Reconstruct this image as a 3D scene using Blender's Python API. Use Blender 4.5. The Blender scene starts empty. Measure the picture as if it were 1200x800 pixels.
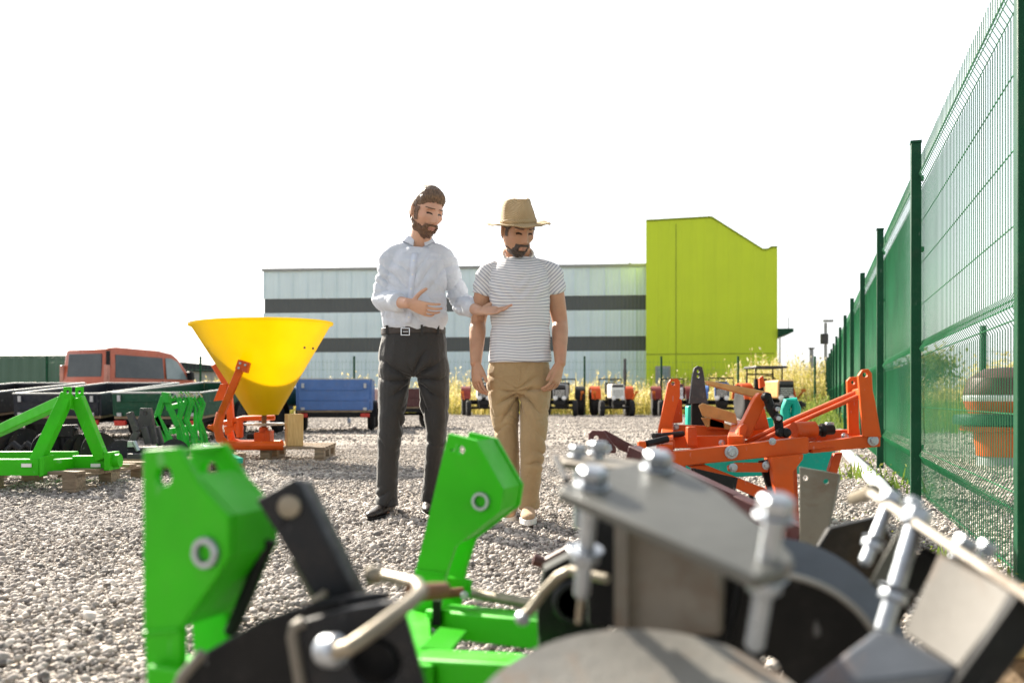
import bpy, bmesh, math, random
import numpy as np
from mathutils import Vector, Matrix, noise
from mathutils.geometry import tessellate_polygon
random.seed(7); rng = np.random.default_rng(7)
R = math.radians
sc = bpy.context.scene
COL = sc.collection
F, YH, CH = 1080.0, 467.0, 0.655        # focal length (photo pixels), horizon row, camera height

def P(x, y, Y):                          # a photo pixel at depth Y -> a point in the yard
    return Vector(((x - 600) / F * Y, Y, CH - (y - YH) / F * Y))
def G(x, Y):                             # the ground under column x at depth Y
    return Vector(((x - 600) / F * Y, Y, 0))
def on_plane(x, y, p0, n):
    d = Vector(((x - 600) / F, 1, -(y - YH) / F)); o = Vector((0, 0, CH))
    return o + d * ((p0 - o).dot(n) / d.dot(n))

# ---------------------------------------------------------------- mesh builder
class MB:
    def __init__(s): s.v = []; s.f = []
    def add(s, vs, fs):
        b = len(s.v); s.v += [Vector(v) for v in vs]; s.f += [tuple(i + b for i in f) for f in fs]; return s
    def box(s, c, size, rot=None):
        c = Vector(c); x, y, z = [k / 2 for k in size]
        vs = [Vector((a * x, b * y, d * z)) for a in (-1, 1) for b in (-1, 1) for d in (-1, 1)]
        if rot is not None: vs = [rot @ v for v in vs]
        return s.add([v + c for v in vs], [(0, 1, 3, 2), (4, 6, 7, 5), (0, 4, 5, 1), (2, 3, 7, 6), (0, 2, 6, 4), (1, 5, 7, 3)])
    def bar(s, p, q, w, h, up=(0, 0, 1)):
        p, q = Vector(p), Vector(q); d = (q - p).normalized(); up = Vector(up)
        a = d.cross(up)
        if a.length < 1e-4: a = d.cross(Vector((1, 0, 0)))
        a.normalize(); b = a.cross(d)
        vs = [e + a * i * w / 2 + b * j * h / 2 for e in (p, q) for i, j in ((-1, -1), (1, -1), (1, 1), (-1, 1))]
        return s.add(vs, [(3, 2, 1, 0), (4, 5, 6, 7), (0, 1, 5, 4), (1, 2, 6, 5), (2, 3, 7, 6), (3, 0, 4, 7)])
    def tube(s, pts, r, n=10):
        pts = [Vector(p) for p in pts]; m = len(pts)
        rs = r if isinstance(r, (list, tuple)) else [r] * m
        t0 = (pts[1] - pts[0]).normalized(); a = t0.orthogonal().normalized(); vs = []
        for i in range(m):
            t = (pts[min(i + 1, m - 1)] - pts[max(i - 1, 0)]).normalized()
            a = (a - t * a.dot(t)).normalized(); b = t.cross(a)
            vs += [pts[i] + (a * math.cos(2 * math.pi * k / n) + b * math.sin(2 * math.pi * k / n)) * rs[i] for k in range(n)]
        fs = [(i * n + k, i * n + (k + 1) % n, (i + 1) * n + (k + 1) % n, (i + 1) * n + k) for i in range(m - 1) for k in range(n)]
        fs += [tuple(range(n))[::-1], tuple((m - 1) * n + k for k in range(n))]
        return s.add(vs, fs)
    def prism(s, outer, thick, holes=()):          # coplanar outline swept along the vector thick
        outer = [Vector(p) for p in outer]; thick = Vector(thick)
        loops = [outer] + [[Vector(p) for p in h] for h in holes]
        flat = [p for l in loops for p in l]; n = len(flat)
        tris = tessellate_polygon(loops)
        nn = Vector((0, 0, 0))
        for i in range(len(outer)): nn += outer[i].cross(outer[(i + 1) % len(outer)])
        fs = []
        for t in tris:
            a, b, c = (flat[k] for k in t)
            t = tuple(t) if (b - a).cross(c - a).dot(thick) < 0 else tuple(reversed(t))
            fs.append(t); fs.append(tuple(k + n for k in reversed(t)))
        off = 0
        for l in loops:
            m = len(l)
            for k in range(m):
                i, j = off + k, off + (k + 1) % m
                fs.append((i, j, j + n, i + n))
            off += m
        return s.add(flat + [p + thick for p in flat], fs)
    def lathe(s, prof, o=(0, 0, 0), axis=(0, 0, 1), n=32, sx=1, sy=1, ring=False):
        o = Vector(o); ax = Vector(axis).normalized(); a = ax.orthogonal().normalized(); b = ax.cross(a); vs = []; m = len(prof)
        if abs(ax.z) > .99: a = Vector((1, 0, 0)); b = Vector((0, 1, 0)) * (1 if ax.z > 0 else -1)
        for r, z in prof:
            vs += [o + ax * z + (a * math.cos(2 * math.pi * k / n) * sx + b * math.sin(2 * math.pi * k / n) * sy) * r for k in range(n)]
        fs = [(i * n + k, i * n + (k + 1) % n, (i + 1) * n + (k + 1) % n, (i + 1) * n + k) for i in range(m - 1) for k in range(n)]
        if ring: return s.add(vs, fs)
        if prof[0][0] > 1e-6: fs.append(tuple(range(n))[::-1])
        if prof[-1][0] > 1e-6: fs.append(tuple((m - 1) * n + k for k in range(n)))
        return s.add(vs, fs)
    def cyl(s, p, q, r, n=20):
        p, q = Vector(p), Vector(q); return s.lathe([(r, 0), (r, (q - p).length)], p, q - p, n)
    def hexhead(s, p, ax, r, h):
        ax = Vector(ax).normalized()
        return s.lathe([(r * .93, 0), (r, h * .12), (r, h * .8), (r * .8, h)], p, ax, 6)
    def dish(s, c, ax, Rr, dep, th=.006, hole=0.0, n=64):   # a spherical disc blade opening along ax
        q = [(max(Rr * t, hole, 1e-4), -dep * (1 - t * t)) for t in (0, .15, .3, .45, .6, .75, .88, 1)]
        out = [(r, z) for r, z in q] + [(r, z - th) for r, z in reversed(q)]
        c = Vector(c); ax = Vector(ax).normalized(); a = ax.orthogonal().normalized(); b = ax.cross(a); vs = []
        for r, z in out:
            vs += [c + ax * z + (a * math.cos(2 * math.pi * k / n) + b * math.sin(2 * math.pi * k / n)) * r for k in range(n)]
        m = len(out)
        return s.add(vs, [(i * n + k, i * n + (k + 1) % n, ((i + 1) % m) * n + (k + 1) % n, ((i + 1) % m) * n + k) for i in range(m) for k in range(n)])
    def xf(s, M):
        s.v = [M @ v for v in s.v]; return s
    def build(s, name, m, parent=None, bevel=0, angle=35, seg=2, smooth=True):
        me = bpy.data.meshes.new(name); me.from_pydata([tuple(v) for v in s.v], [], s.f)
        bm = bmesh.new(); bm.from_mesh(me); bmesh.ops.recalc_face_normals(bm, faces=bm.faces); bm.to_mesh(me); bm.free()
        return link(name, me, m, parent, bevel, angle, seg, smooth)

ORG = {}
def link(name, me, m, parent=None, bevel=0, angle=35, seg=2, smooth=True):
    me.validate()
    if smooth:
        me.polygons.foreach_set('use_smooth', [True] * len(me.polygons)); me.set_sharp_from_angle(angle=R(angle))
    for k in (m if isinstance(m, (list, tuple)) else [m]): me.materials.append(k)
    o = bpy.data.objects.new(name, me); COL.objects.link(o)
    if parent:
        o.parent = parent
        if parent.name in ORG: o.matrix_parent_inverse = Matrix.Translation(-ORG[parent.name])
    if bevel:
        b = o.modifiers.new('bevel', 'BEVEL'); b.width = bevel; b.segments = seg; b.limit_method = 'ANGLE'; b.angle_limit = R(40)
    return o
def tag(o, label=None, cat=None, group=None, kind=None):
    if label: o['label'] = label
    if cat: o['category'] = cat
    if group: o['group'] = group
    if kind: o['kind'] = kind
    return o
def thing(name, label, cat, loc=(0, 0, 0), group=None):
    o = bpy.data.objects.new(name, None); COL.objects.link(o); o.empty_display_size = .1
    o.location = loc; ORG[o.name] = Vector(loc)
    return tag(o, label, cat, group)
def place(o, loc, rz=0):
    o.location = loc; o.rotation_euler = (0, 0, rz); return o
def np_mesh(name, V, Fc, m, attrs=None, parent=None, smooth=False):
    """V (n,3) array; Fc (k,3|4) array"""
    me = bpy.data.meshes.new(name); k = Fc.shape[1]
    me.vertices.add(len(V)); me.vertices.foreach_set('co', np.ascontiguousarray(V, dtype=np.float32).ravel())
    me.loops.add(Fc.size); me.loops.foreach_set('vertex_index', np.ascontiguousarray(Fc, dtype=np.int32).ravel())
    me.polygons.add(len(Fc)); me.polygons.foreach_set('loop_start', np.arange(0, Fc.size, k, dtype=np.int32))
    me.polygons.foreach_set('loop_total', np.full(len(Fc), k, dtype=np.int32))
    me.update(calc_edges=True)
    for an, arr in (attrs or {}).items():
        a = me.attributes.new(an, 'FLOAT', 'POINT'); a.data.foreach_set('value', np.ascontiguousarray(arr, dtype=np.float32))
    if smooth: me.polygons.foreach_set('use_smooth', [True] * len(Fc))
    me.materials.append(m)
    o = bpy.data.objects.new(name, me); COL.objects.link(o)
    if parent:
        o.parent = parent
        if parent.name in ORG: o.matrix_parent_inverse = Matrix.Translation(-ORG[parent.name])
    return o
def copy_tree(o, parent=None):
    c = o.copy(); COL.objects.link(c)
    if parent: c.parent = parent
    for ch in list(o.children): copy_tree(ch, c)
    return c

# ---------------------------------------------------------------- materials
class NT:
    def __init__(s, name):
        s.m = bpy.data.materials.new(name); s.m.use_nodes = True; s.t = s.m.node_tree; s.n = s.t.nodes; s.n.clear()
        s.out = s.n.new('ShaderNodeOutputMaterial'); s.b = s.n.new('ShaderNodeBsdfPrincipled'); s.l(s.b.outputs[0], s.out.inputs[0])
        s.co = s.n.new('ShaderNodeTexCoord').outputs['Object']
    def l(s, a, b): s.t.links.new(a, b)
    def noise(s, scale, det=4, rough=.55, co=None, dist=0):
        n = s.n.new('ShaderNodeTexNoise'); n.inputs['Scale'].default_value = scale; n.inputs['Detail'].default_value = det
        n.inputs['Roughness'].default_value = rough; n.inputs['Distortion'].default_value = dist; s.l(co or s.co, n.inputs['Vector']); return n.outputs['Fac']
    def ramp(s, fac, stops):
        r = s.n.new('ShaderNodeValToRGB'); el = r.color_ramp.elements
        while len(el) < len(stops): el.new(.5)
        for e, (p, c) in zip(el, stops): e.position = p; e.color = (*c, 1) if not isinstance(c, (int, float)) else (c, c, c, 1)
        s.l(fac, r.inputs[0]); return r.outputs[0]
    def mix(s, fac, a, b, mode='MIX'):
        n = s.n.new('ShaderNodeMix'); n.data_type = 'RGBA'; n.blend_type = mode
        for i, v in ((0, fac), (6, a), (7, b)):
            if isinstance(v, bpy.types.NodeSocket): s.l(v, n.inputs[i])
            elif isinstance(v, (int, float)): n.inputs[i].default_value = v if i == 0 else (v, v, v, 1)
            else: n.inputs[i].default_value = (*v, 1)
        return n.outputs[2]
    def math(s, op, a, b=0.0, c=0.0):
        n = s.n.new('ShaderNodeMath'); n.operation = op
        for i, v in enumerate((a, b, c)):
            if isinstance(v, bpy.types.NodeSocket): s.l(v, n.inputs[i])
            else: n.inputs[i].default_value = v
        return n.outputs[0]
    def attr(s, name):
        n = s.n.new('ShaderNodeAttribute'); n.attribute_name = name; return n.outputs['Fac']
    def bump(s, h, strength=.3, dist=.01, normal=None):
        n = s.n.new('ShaderNodeBump'); n.inputs['Strength'].default_value = strength; n.inputs['Distance'].default_value = dist
        s.l(h, n.inputs['Height'])
        if normal: s.l(normal, n.inputs['Normal'])
        s.l(n.outputs[0], s.b.inputs['Normal']); return n.outputs[0]
    def set(s, **k):
        for a, v in k.items():
            i = s.b.inputs[a.replace('_', ' ')]
            if isinstance(v, bpy.types.NodeSocket): s.l(v, i)
            elif isinstance(v, tuple): i.default_value = (*v, 1)
            else: i.default_value = v
        return s
def paint(name, col, rough=.38, var=.18, metal=0, scale=6, grime=.25, grimecol=(.18, .15, .12), bump=.06, coat=0, spec=.4):
    t = NT(name); d = tuple(c * (1 - var) for c in col); h = tuple(min(1, c * (1 + var * .6)) for c in col)
    c = t.ramp(t.noise(scale, 5), [(.3, d), (.7, h)])
    if grime:
        g = t.ramp(t.noise(scale * 2.3, 8, .7), [(.52, 0), (.78, grime)])
        c = t.mix(g, c, grimecol)
        mp = t.n.new('ShaderNodeMapping'); mp.inputs['Scale'].default_value = (1, .12, .35); mp.inputs['Rotation'].default_value = (.4, .7, .3); t.l(t.co, mp.inputs[0])
        c = t.mix(t.ramp(t.noise(scale * 9, 3, .5, mp.outputs[0]), [(.69, 0), (.73, grime * 1.3)]), c, tuple(.35 * k + .3 for k in col))   # scratches
    r = t.ramp(t.noise(scale * 3, 6), [(.3, max(.05, rough - .1)), (.7, min(1, rough + .16))])
    t.set(Base_Color=c, Roughness=r, Metallic=metal)
    t.b.inputs['Specular IOR Level'].default_value = spec
    if coat: t.b.inputs['Coat Weight'].default_value = coat
    if bump: t.bump(t.noise(scale * 14, 4), bump, .004)
    return t.m
def rusty(name, col, rust=(.20, .085, .03), amt=.45, rough=.5, metal=.6, scale=9):
    t = NT(name)
    c = t.ramp(t.noise(scale, 6, .6), [(.3, tuple(k * .72 for k in col)), (.7, col)])
    f = t.ramp(t.noise(scale * .7, 8, .72, dist=.6), [(1 - amt - .12, 0), (1 - amt + .14, 1)])
    t.set(Base_Color=t.mix(f, c, rust), Roughness=t.mix(f, rough, .85), Metallic=t.mix(f, metal, 0.0))
    t.bump(t.noise(scale * 8, 6), .18, .004); return t.m
M = {}
M['green'] = paint('green_paint', (.034, .45, .003), .45, .16, scale=5, grime=.2, grimecol=(.12, .2, .05), spec=.22)
M['green_light'] = paint('bright_green_paint', (.014, .36, .03), .45, .2, scale=9, spec=.3)
M['yellow_edge'] = paint('scuffed_edge', (.45, .6, .1), .5)
M['orange'] = paint('orange_paint', (.60, .085, .006), .42, .16, scale=6, grime=.22, grimecol=(.3, .12, .05), spec=.28)
M['orange2'] = paint('orange_red_paint', (.55, .075, .008), .45, .2, scale=8, spec=.28)
M['red'] = paint('red_paint', (.22, .03, .02), .4)
M['maroon'] = paint('maroon_paint', (.085, .022, .022), .45, .25)
M['teal'] = paint('teal_paint', (.0, .33, .25), .45, .15, spec=.25)
M['tan'] = paint('tan_paint', (.55, .30, .10), .5, .25, scale=14)
M['darkgrey'] = paint('dark_grey_paint', (.062, .063, .068), .5, .25, scale=10, grime=.35, spec=.25)
M['black'] = paint('black_paint', (.009, .0095, .0105), .45, .3, scale=9, grime=.3, grimecol=(.06, .055, .05), spec=.2)
M['blackmetal'] = paint('black_steel', (.017, .018, .021), .42, .25, metal=.15, scale=12, grime=.3, grimecol=(.07, .055, .045), spec=.25)
M['rubber'] = paint('rubber', (.012, .012, .013), .75, .2, scale=15, grime=.5, grimecol=(.1, .09, .08))
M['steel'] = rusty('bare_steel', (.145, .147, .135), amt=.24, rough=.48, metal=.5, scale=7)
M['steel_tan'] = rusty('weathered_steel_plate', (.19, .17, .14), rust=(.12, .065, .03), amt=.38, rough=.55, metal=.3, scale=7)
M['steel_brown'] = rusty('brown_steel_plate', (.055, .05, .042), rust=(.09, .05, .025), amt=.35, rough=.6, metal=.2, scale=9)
M['steel_sun_tone'] = rusty('sun_toned_disc_steel', (.33, .315, .285), rust=(.26, .13, .05), amt=.34, rough=.5, metal=.25, scale=11)  # paler copy of the steel, sunlight put into the colour
M['steel_blue'] = rusty('shade_blue_disc_steel', (.17, .20, .24), amt=.25, rough=.42, metal=.35, scale=8)  # bluish copy of the steel, shade on the rear disc put into the colour
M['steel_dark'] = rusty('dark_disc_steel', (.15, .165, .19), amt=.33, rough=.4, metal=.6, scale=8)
M['zinc'] = paint('zinc_plating', (.40, .43, .47), .34, .12, metal=.85, scale=40, grime=.2, grimecol=(.4, .38, .34), bump=.12)
M['bronze'] = rusty('yellow_zinc_rod', (.30, .26, .195), amt=.3, rough=.4, metal=.5, scale=30)
M['rodrust'] = rusty('rusty_pin', (.15, .05, .03), amt=.6, rough=.6, metal=.3, scale=30)
M['chrome'] = paint('chrome', (.75, .76, .78), .15, .08, metal=1, scale=30, grime=0)
M['white'] = paint('white_paint', (.78, .78, .75), .4, .08)
M['cream'] = paint('cream_paint', (.72, .68, .58), .42, .1)
M['grey'] = paint('grey_paint', (.3, .31, .32), .5, .15)
M['blue'] = paint('blue_paint', (.07, .16, .40), .4, .15, scale=4)
M['bluegrey'] = paint('blue_grey_paint', (.016, .02, .03), .45, .2, scale=4, spec=.25)
M['slate'] = paint('slate_paint', (.011, .012, .015), .45, .2, scale=4, spec=.25)
M['bottle'] = paint('bottle_green_paint', (.005, .062, .032), .4, .2, scale=4, spec=.25)
M['rail'] = paint('galvanised_rail', (.40, .42, .42), .5, .15, metal=.3, scale=20)
M['alu'] = paint('aluminium_trim', (.72, .74, .74), .35, .1, metal=.6, scale=20)
M['lens'] = paint('amber_lens', (.6, .15, .02), .2, .1, grime=0)
M['redlens'] = paint('red_lens', (.5, .03, .02), .2, .1, grime=0)
M['clearlens'] = paint('pale_lens', (.75, .76, .76), .15, .05, grime=0)
t = NT('dark_glass'); t.set(Base_Color=t.ramp(t.noise(1.5), [(.3, (.03, .04, .045)), (.7, (.06, .07, .075))]), Roughness=.06); M['glass'] = t.m
t = NT('pale_glass'); t.set(Base_Color=t.ramp(t.noise(1.5), [(.3, (.16, .22, .23)), (.7, (.26, .32, .33))]), Roughness=.06); M['paleglass'] = t.m
# wood
t = NT('pallet_wood'); mp = t.n.new('ShaderNodeMapping'); mp.inputs['Scale'].default_value = (2, 18, 18); t.l(t.co, mp.inputs[0])
g = t.noise(3, 8, .6, mp.outputs[0], .4)
c = t.ramp(g, [(.3, (.13, .09, .055)), (.55, (.3, .22, .14)), (.75, (.42, .33, .22))])
t.set(Base_Color=t.mix(t.ramp(t.noise(3), [(.45, 0), (.75, .6)]), c, (.17, .15, .125)), Roughness=.85); t.bump(g, .35, .01); M['wood'] = t.m
t = NT('fresh_timber'); mp = t.n.new('ShaderNodeMapping'); mp.inputs['Scale'].default_value = (16, 16, 2); t.l(t.co, mp.inputs[0])
g = t.noise(3, 8, .6, mp.outputs[0], .4); t.set(Base_Color=t.ramp(g, [(.3, (.45, .27, .09)), (.7, (.66, .46, .2))]), Roughness=.75); t.bump(g, .3, .008); M['timber'] = t.m
# fence: glossy powder-coated green wire
t = NT('fence_green'); t.set(Base_Color=t.ramp(t.noise(2.0, 4), [(.3, (.006, .14, .045)), (.7, (.012, .21, .07))]), Roughness=.35); M['fence'] = t.m
M['fencepost'] = paint('fence_post_green', (.004, .055, .024), .4, .2, scale=5, grime=.1, spec=.2)
# ================================================================ world, sun, camera
AZ, EL = R(-38), R(32)
SUNV = Vector((math.sin(AZ) * math.cos(EL), math.cos(AZ) * math.cos(EL), math.sin(EL)))
w = bpy.data.worlds.new('World'); sc.world = w; w.use_nodes = True; wt = w.node_tree; wt.nodes.clear()
sky = wt.nodes.new('ShaderNodeTexSky'); sky.sky_type = 'NISHITA'; sky.sun_disc = False
sky.sun_elevation = EL; sky.sun_rotation = AZ; sky.air_density = 1.0; sky.dust_density = 3.0; sky.ozone_density = 1.0
bg = wt.nodes.new('ShaderNodeBackground'); bg.inputs[1].default_value = .12; wo = wt.nodes.new('ShaderNodeOutputWorld')
hs = wt.nodes.new('ShaderNodeHueSaturation'); hs.inputs['Saturation'].default_value = .35; wt.links.new(sky.outputs[0], hs.inputs['Color'])
vl = wt.nodes.new('ShaderNodeMix'); vl.data_type = 'RGBA'; vl.inputs[0].default_value = .6; vl.inputs[7].default_value = (3.4, 3.52, 3.65, 1)   # thin bright cloud veil
tc = wt.nodes.new('ShaderNodeTexCoord'); sx_ = wt.nodes.new('ShaderNodeSeparateXYZ'); wt.links.new(tc.outputs['Generated'], sx_.inputs[0])
def wm(op, a, b):
    n = wt.nodes.new('ShaderNodeMath'); n.operation = op
    for i, v in enumerate((a, b)):
        if isinstance(v, (int, float)): n.inputs[i].default_value = v
        else: wt.links.new(v, n.inputs[i])
    return n.outputs[0]
def wr(v, a, b, c, d):
    n = wt.nodes.new('ShaderNodeMapRange'); n.interpolation_type = 'SMOOTHSTEP'; wt.links.new(v, n.inputs[0])
    for i, k in enumerate((a, b, c, d)): n.inputs[i + 1].default_value = k
    return n.outputs[0]
up_ = wr(sx_.outputs[2], .42, 1.0, 1.0, .35)                                     # haze thins towards the zenith
fw_ = wr(wm('ADD', wm('MULTIPLY', sx_.outputs[0], math.sin(AZ)), wm('MULTIPLY', sx_.outputs[1], math.cos(AZ))), -.7, .35, .62, 1.0)   # and away from the sun
vs_ = wt.nodes.new('ShaderNodeVectorMath'); vs_.operation = 'SCALE'; vs_.inputs[0].default_value = (3.4, 3.52, 3.65); wt.links.new(wm('MULTIPLY', up_, fw_), vs_.inputs['Scale'])
wt.links.new(vs_.outputs[0], vl.inputs[7]); wt.links.new(hs.outputs[0], vl.inputs[6]); wt.links.new(vl.outputs[2], bg.inputs[0]); wt.links.new(bg.outputs[0], wo.inputs[0])
sl = bpy.data.lights.new('sun', 'SUN'); sl.energy = 5.0; sl.angle = R(.53); sl.color = (1, .91, .77)
so = bpy.data.objects.new('sun', sl); COL.objects.link(so); so.rotation_euler = SUNV.to_track_quat('Z', 'Y').to_euler(); so.location = (-20, 20, 25)
cd = bpy.data.cameras.new('camera'); cam = bpy.data.objects.new('camera', cd); COL.objects.link(cam)
cam.location = (0, 0, CH); cam.rotation_euler = (R(90), 0, 0); cd.sensor_width = 36; cd.lens = F / 1200 * 36
cd.shift_y = (YH - 400) / 1200; cd.clip_end = 2000; cd.clip_start = .02
cd.dof.use_dof = True; cd.dof.focus_distance = 5.0; cd.dof.aperture_fstop = 2.9
sc.camera = cam
sc.view_settings.view_transform = 'Standard'; sc.view_settings.look = 'None'; sc.view_settings.exposure = 1.6; sc.view_settings.gamma = 1

# ================================================================ ground
def gz(x, y):
    near = np.clip((30 - y) / 20, 0, 1)
    return near * (.012 * np.sin(1.3 * x + .7 * y) + .012 * np.sin(2.6 * y - .5 * x + 1) + .006 * np.sin(4.1 * x - 2.2 * y) + .01 * np.sin(5.2 * y + 1.1 * x))
def gz1(x, y): return float(gz(np.array([x]), np.array([y]))[0])
t = NT('gravel_bed')
vo = t.n.new('ShaderNodeTexVoronoi'); vo.inputs['Scale'].default_value = 46; t.l(t.co, vo.inputs['Vector'])
sp = t.n.new('ShaderNodeSeparateColor'); t.l(vo.outputs['Color'], sp.inputs[0])
c = t.ramp(sp.outputs[0], [(.0, (.13, .115, .105)), (.35, (.27, .235, .205)), (.7, (.40, .35, .30)), (1, (.58, .52, .46))])
c = t.mix(t.ramp(t.noise(.35, 5), [(.35, 0), (.7, .35)]), c, (.26, .24, .22))
t.set(Base_Color=c, Roughness=.9); t.bump(t.math('SUBTRACT', 1.0, vo.outputs['Distance']), .9, .03); M['gravelbed'] = t.m
xs = np.concatenate([np.array([-900, -300, -100, -50]), np.arange(-30, 30.1, .5), np.array([50, 100, 300, 900])])
ys = np.concatenate([np.array([-40, -10, -3]), np.arange(0, 30.1, .25), np.array([34, 40, 60, 100, 300, 1200])])
XX, YY = np.meshgrid(xs, ys); ZZ = gz(XX, YY) - .008
nx, ny = len(xs), len(ys); idx = np.arange(nx * ny).reshape(ny, nx)
Fq = np.stack([idx[:-1, :-1], idx[:-1, 1:], idx[1:, 1:], idx[1:, :-1]], -1).reshape(-1, 4)
g = np_mesh('ground', np.stack([XX, YY, ZZ], -1).reshape(-1, 3), Fq, M['gravelbed'], smooth=True); tag(g, kind='structure')
# loose crushed stones
ico = bmesh.new(); bmesh.ops.create_icosphere(ico, subdivisions=1, radius=1); ico.verts.ensure_lookup_table()
IV = np.array([v.co for v in ico.verts]); IF = np.array([[v.index for v in f.verts] for f in ico.faces]); ico.free()
OV = np.array([(1, 0, 0), (-1, 0, 0), (0, 1, 0), (0, -1, 0), (0, 0, 1), (0, 0, -1)], float); OF = np.array([(0, 2, 4), (2, 1, 4), (1, 3, 4), (3, 0, 4), (2, 0, 5), (1, 2, 5), (3, 1, 5), (0, 3, 5)])
def stones(n, y0, y1, r0, r1, spread, seed, IV=IV, IF=IF):
    nv = len(IV)
    q = np.random.default_rng(seed)
    y = np.sqrt(q.uniform(y0 ** 2, y1 ** 2, n)); x = q.uniform(-1, 1, n) * (spread * y + .6)
    r = r0 + (r1 - r0) * q.power(.6, n) ** 1.5 * 1.0
    s = r[:, None] * np.stack([q.uniform(.8, 1.35, n), q.uniform(.7, 1.1, n), q.uniform(.5, .9, n)], -1)
    a = q.uniform(0, 6.28, n); b = q.uniform(-.6, .6, n)
    V = IV[None] * (1 + q.uniform(-.32, .32, (n, nv)))[..., None] * s[:, None]
    x1 = V[..., 0] * np.cos(b)[:, None] - V[..., 2] * np.sin(b)[:, None]; z1 = V[..., 0] * np.sin(b)[:, None] + V[..., 2] * np.cos(b)[:, None]
    X = x1 * np.cos(a)[:, None] - V[..., 1] * np.sin(a)[:, None] + x[:, None]
    Y = x1 * np.sin(a)[:, None] + V[..., 1] * np.cos(a)[:, None] + y[:, None]
    Z = z1 + (gz(x, y) + s[:, 2] * q.uniform(-.1, .75, n))[:, None]
    return np.stack([X, Y, Z], -1).reshape(-1, 3), (IF[None] + nv * np.arange(n)[:, None, None]).reshape(-1, 3), np.repeat(q.uniform(0, 1, n), nv)
sets = [stones(80000, 1.0, 5.6, .005, .0145, .64, 1), stones(5000, 1.5, 9, .014, .024, .64, 6), stones(140000, 5.6, 13, .0065, .0165, .64, 7, OV, OF), stones(70000, 13, 36, .012, .03, .64, 2, OV, OF)]
V = np.concatenate([s[0] for s in sets]); ofs = np.cumsum([0] + [len(s[0]) for s in sets]); Fc = np.concatenate([s[1] + k for s, k in zip(sets, ofs)]); A = np.concatenate([s[2] for s in sets])
t = NT('gravel_stone')
c = t.ramp(t.attr('tone'), [(0, (.10, .093, .09)), (.22, (.29, .262, .242)), (.5, (.46, .412, .37)), (.78, (.60, .535, .475)), (1, (.76, .70, .63))])
c = t.mix(t.ramp(t.noise(.55, 5, .6, None, .6), [(.42, 0), (.62, .5)]), c, (.19, .175, .165))
t.set(Base_Color=t.mix(t.ramp(t.noise(40, 4), [(.35, .25), (.65, 0)]), c, (.2, .18, .17)), Roughness=.85); M['stone'] = t.m
tag(np_mesh('gravel', V, Fc, M['stone'], {'tone': A}), kind='stuff', label='loose pale crushed gravel covering the yard', cat='gravel')

# ================================================================ weeds and grass
def leaves_mat(name, stops):
    t = NT(name); c = t.ramp(t.attr('tone'), stops); t.set(Base_Color=c, Roughness=.75)
    tr = t.n.new('ShaderNodeBsdfTranslucent'); t.l(c, tr.inputs[0]); mx = t.n.new('ShaderNodeMixShader'); mx.inputs[0].default_value = .4
    t.l(t.b.outputs[0], mx.inputs[1]); t.l(tr.outputs[0], mx.inputs[2]); t.l(mx.outputs[0], t.out.inputs[0]); return t.m
def weeds(name, boxes, mat_, seed, label, wob=.5):
    q = np.random.default_rng(seed); Vs = []; As = []
    for (x0, x1, y0, y1, n, h0, h1, lf) in boxes:
        x = q.uniform(x0, x1, n); y = q.uniform(y0, y1, n); patch = .5 + .5 * np.sin(x * .9 + 1.3 * np.sin(y * .6)) * np.sin(y * .8 + x * .23)
        h = (h0 + (h1 - h0) * q.power(1.2, n)) * (.45 + .7 * patch); ln = q.normal(0, wob * .35, (n, 2)) * h[:, None]
        base = np.stack([x, y, np.zeros(n)], -1); top = base + np.stack([ln[:, 0], ln[:, 1], h], -1)
        ton = np.clip(patch * .6 + q.uniform(0, .5, n), 0, 1); wd = .012 + .012 * h
        a = q.uniform(0, 6.28, n); d = np.stack([np.cos(a), np.sin(a), np.zeros(n)], -1) * wd[:, None]
        Vs.append(np.stack([base - d, base + d, top + d * .2, top - d * .2], 1).reshape(-1, 3)); As.append(np.repeat(ton * .7, 4))
        for k in range(lf):
            f = q.uniform(.25, 1.05, n); cpt = base + (top - base) * f[:, None] + q.normal(0, .07, (n, 3)) * np.array([1, 1, .6])
            u = q.normal(0, 1, (n, 3)); u /= np.linalg.norm(u, axis=1)[:, None]; v = np.cross(u, q.normal(0, 1, (n, 3))); v /= np.linalg.norm(v, axis=1)[:, None]
            s = q.uniform(.025, .075, n)[:, None] * np.clip(h1, .12, 1)
            Vs.append(np.stack([cpt - u * s * 1.5, cpt - v * s * .6, cpt + u * s * 1.5, cpt + v * s * .6], 1).reshape(-1, 3)); As.append(np.repeat(np.clip(ton * .5 + f * .5 + q.uniform(-.2, .2, n), 0, 1), 4))
    V = np.concatenate(Vs); A = np.concatenate(As); Fq = np.arange(len(V)).reshape(-1, 4)
    return tag(np_mesh(name, V, Fq, mat_, {'tone': A}), label, 'weeds', kind='stuff')
M['weed'] = leaves_mat('weed_leaves', [(0, (.09, .13, .025)), (.25, (.28, .27, .05)), (.5, (.52, .44, .12)), (.8, (.64, .54, .25)), (1, (.72, .65, .44))])
M['grass'] = leaves_mat('lawn_blades', [(0, (.06, .12, .02)), (.5, (.15, .22, .03)), (1, (.32, .32, .07))])
weeds('tall_weeds', [(-34, 14, 37.2, 42, 6500, .5, 1.35, 7), (-34, 14, 42, 55, 5200, .8, 1.9, 6), (10, 17, 38, 58, 3600, 1.0, 2.5, 7), (14.5, 36, 40, 58, 4200, .6, 1.9, 6)], M['weed'], 3, 'tall yellow and green weeds growing behind the tractors')
weeds('grass', [(7.0, 30, 17, 27, 14000, .15, .5, 1), (10, 36, 27, 40, 9000, .3, .8, 2)], M['grass'], 4, 'low green grass beyond the tall green mesh fence')
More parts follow.
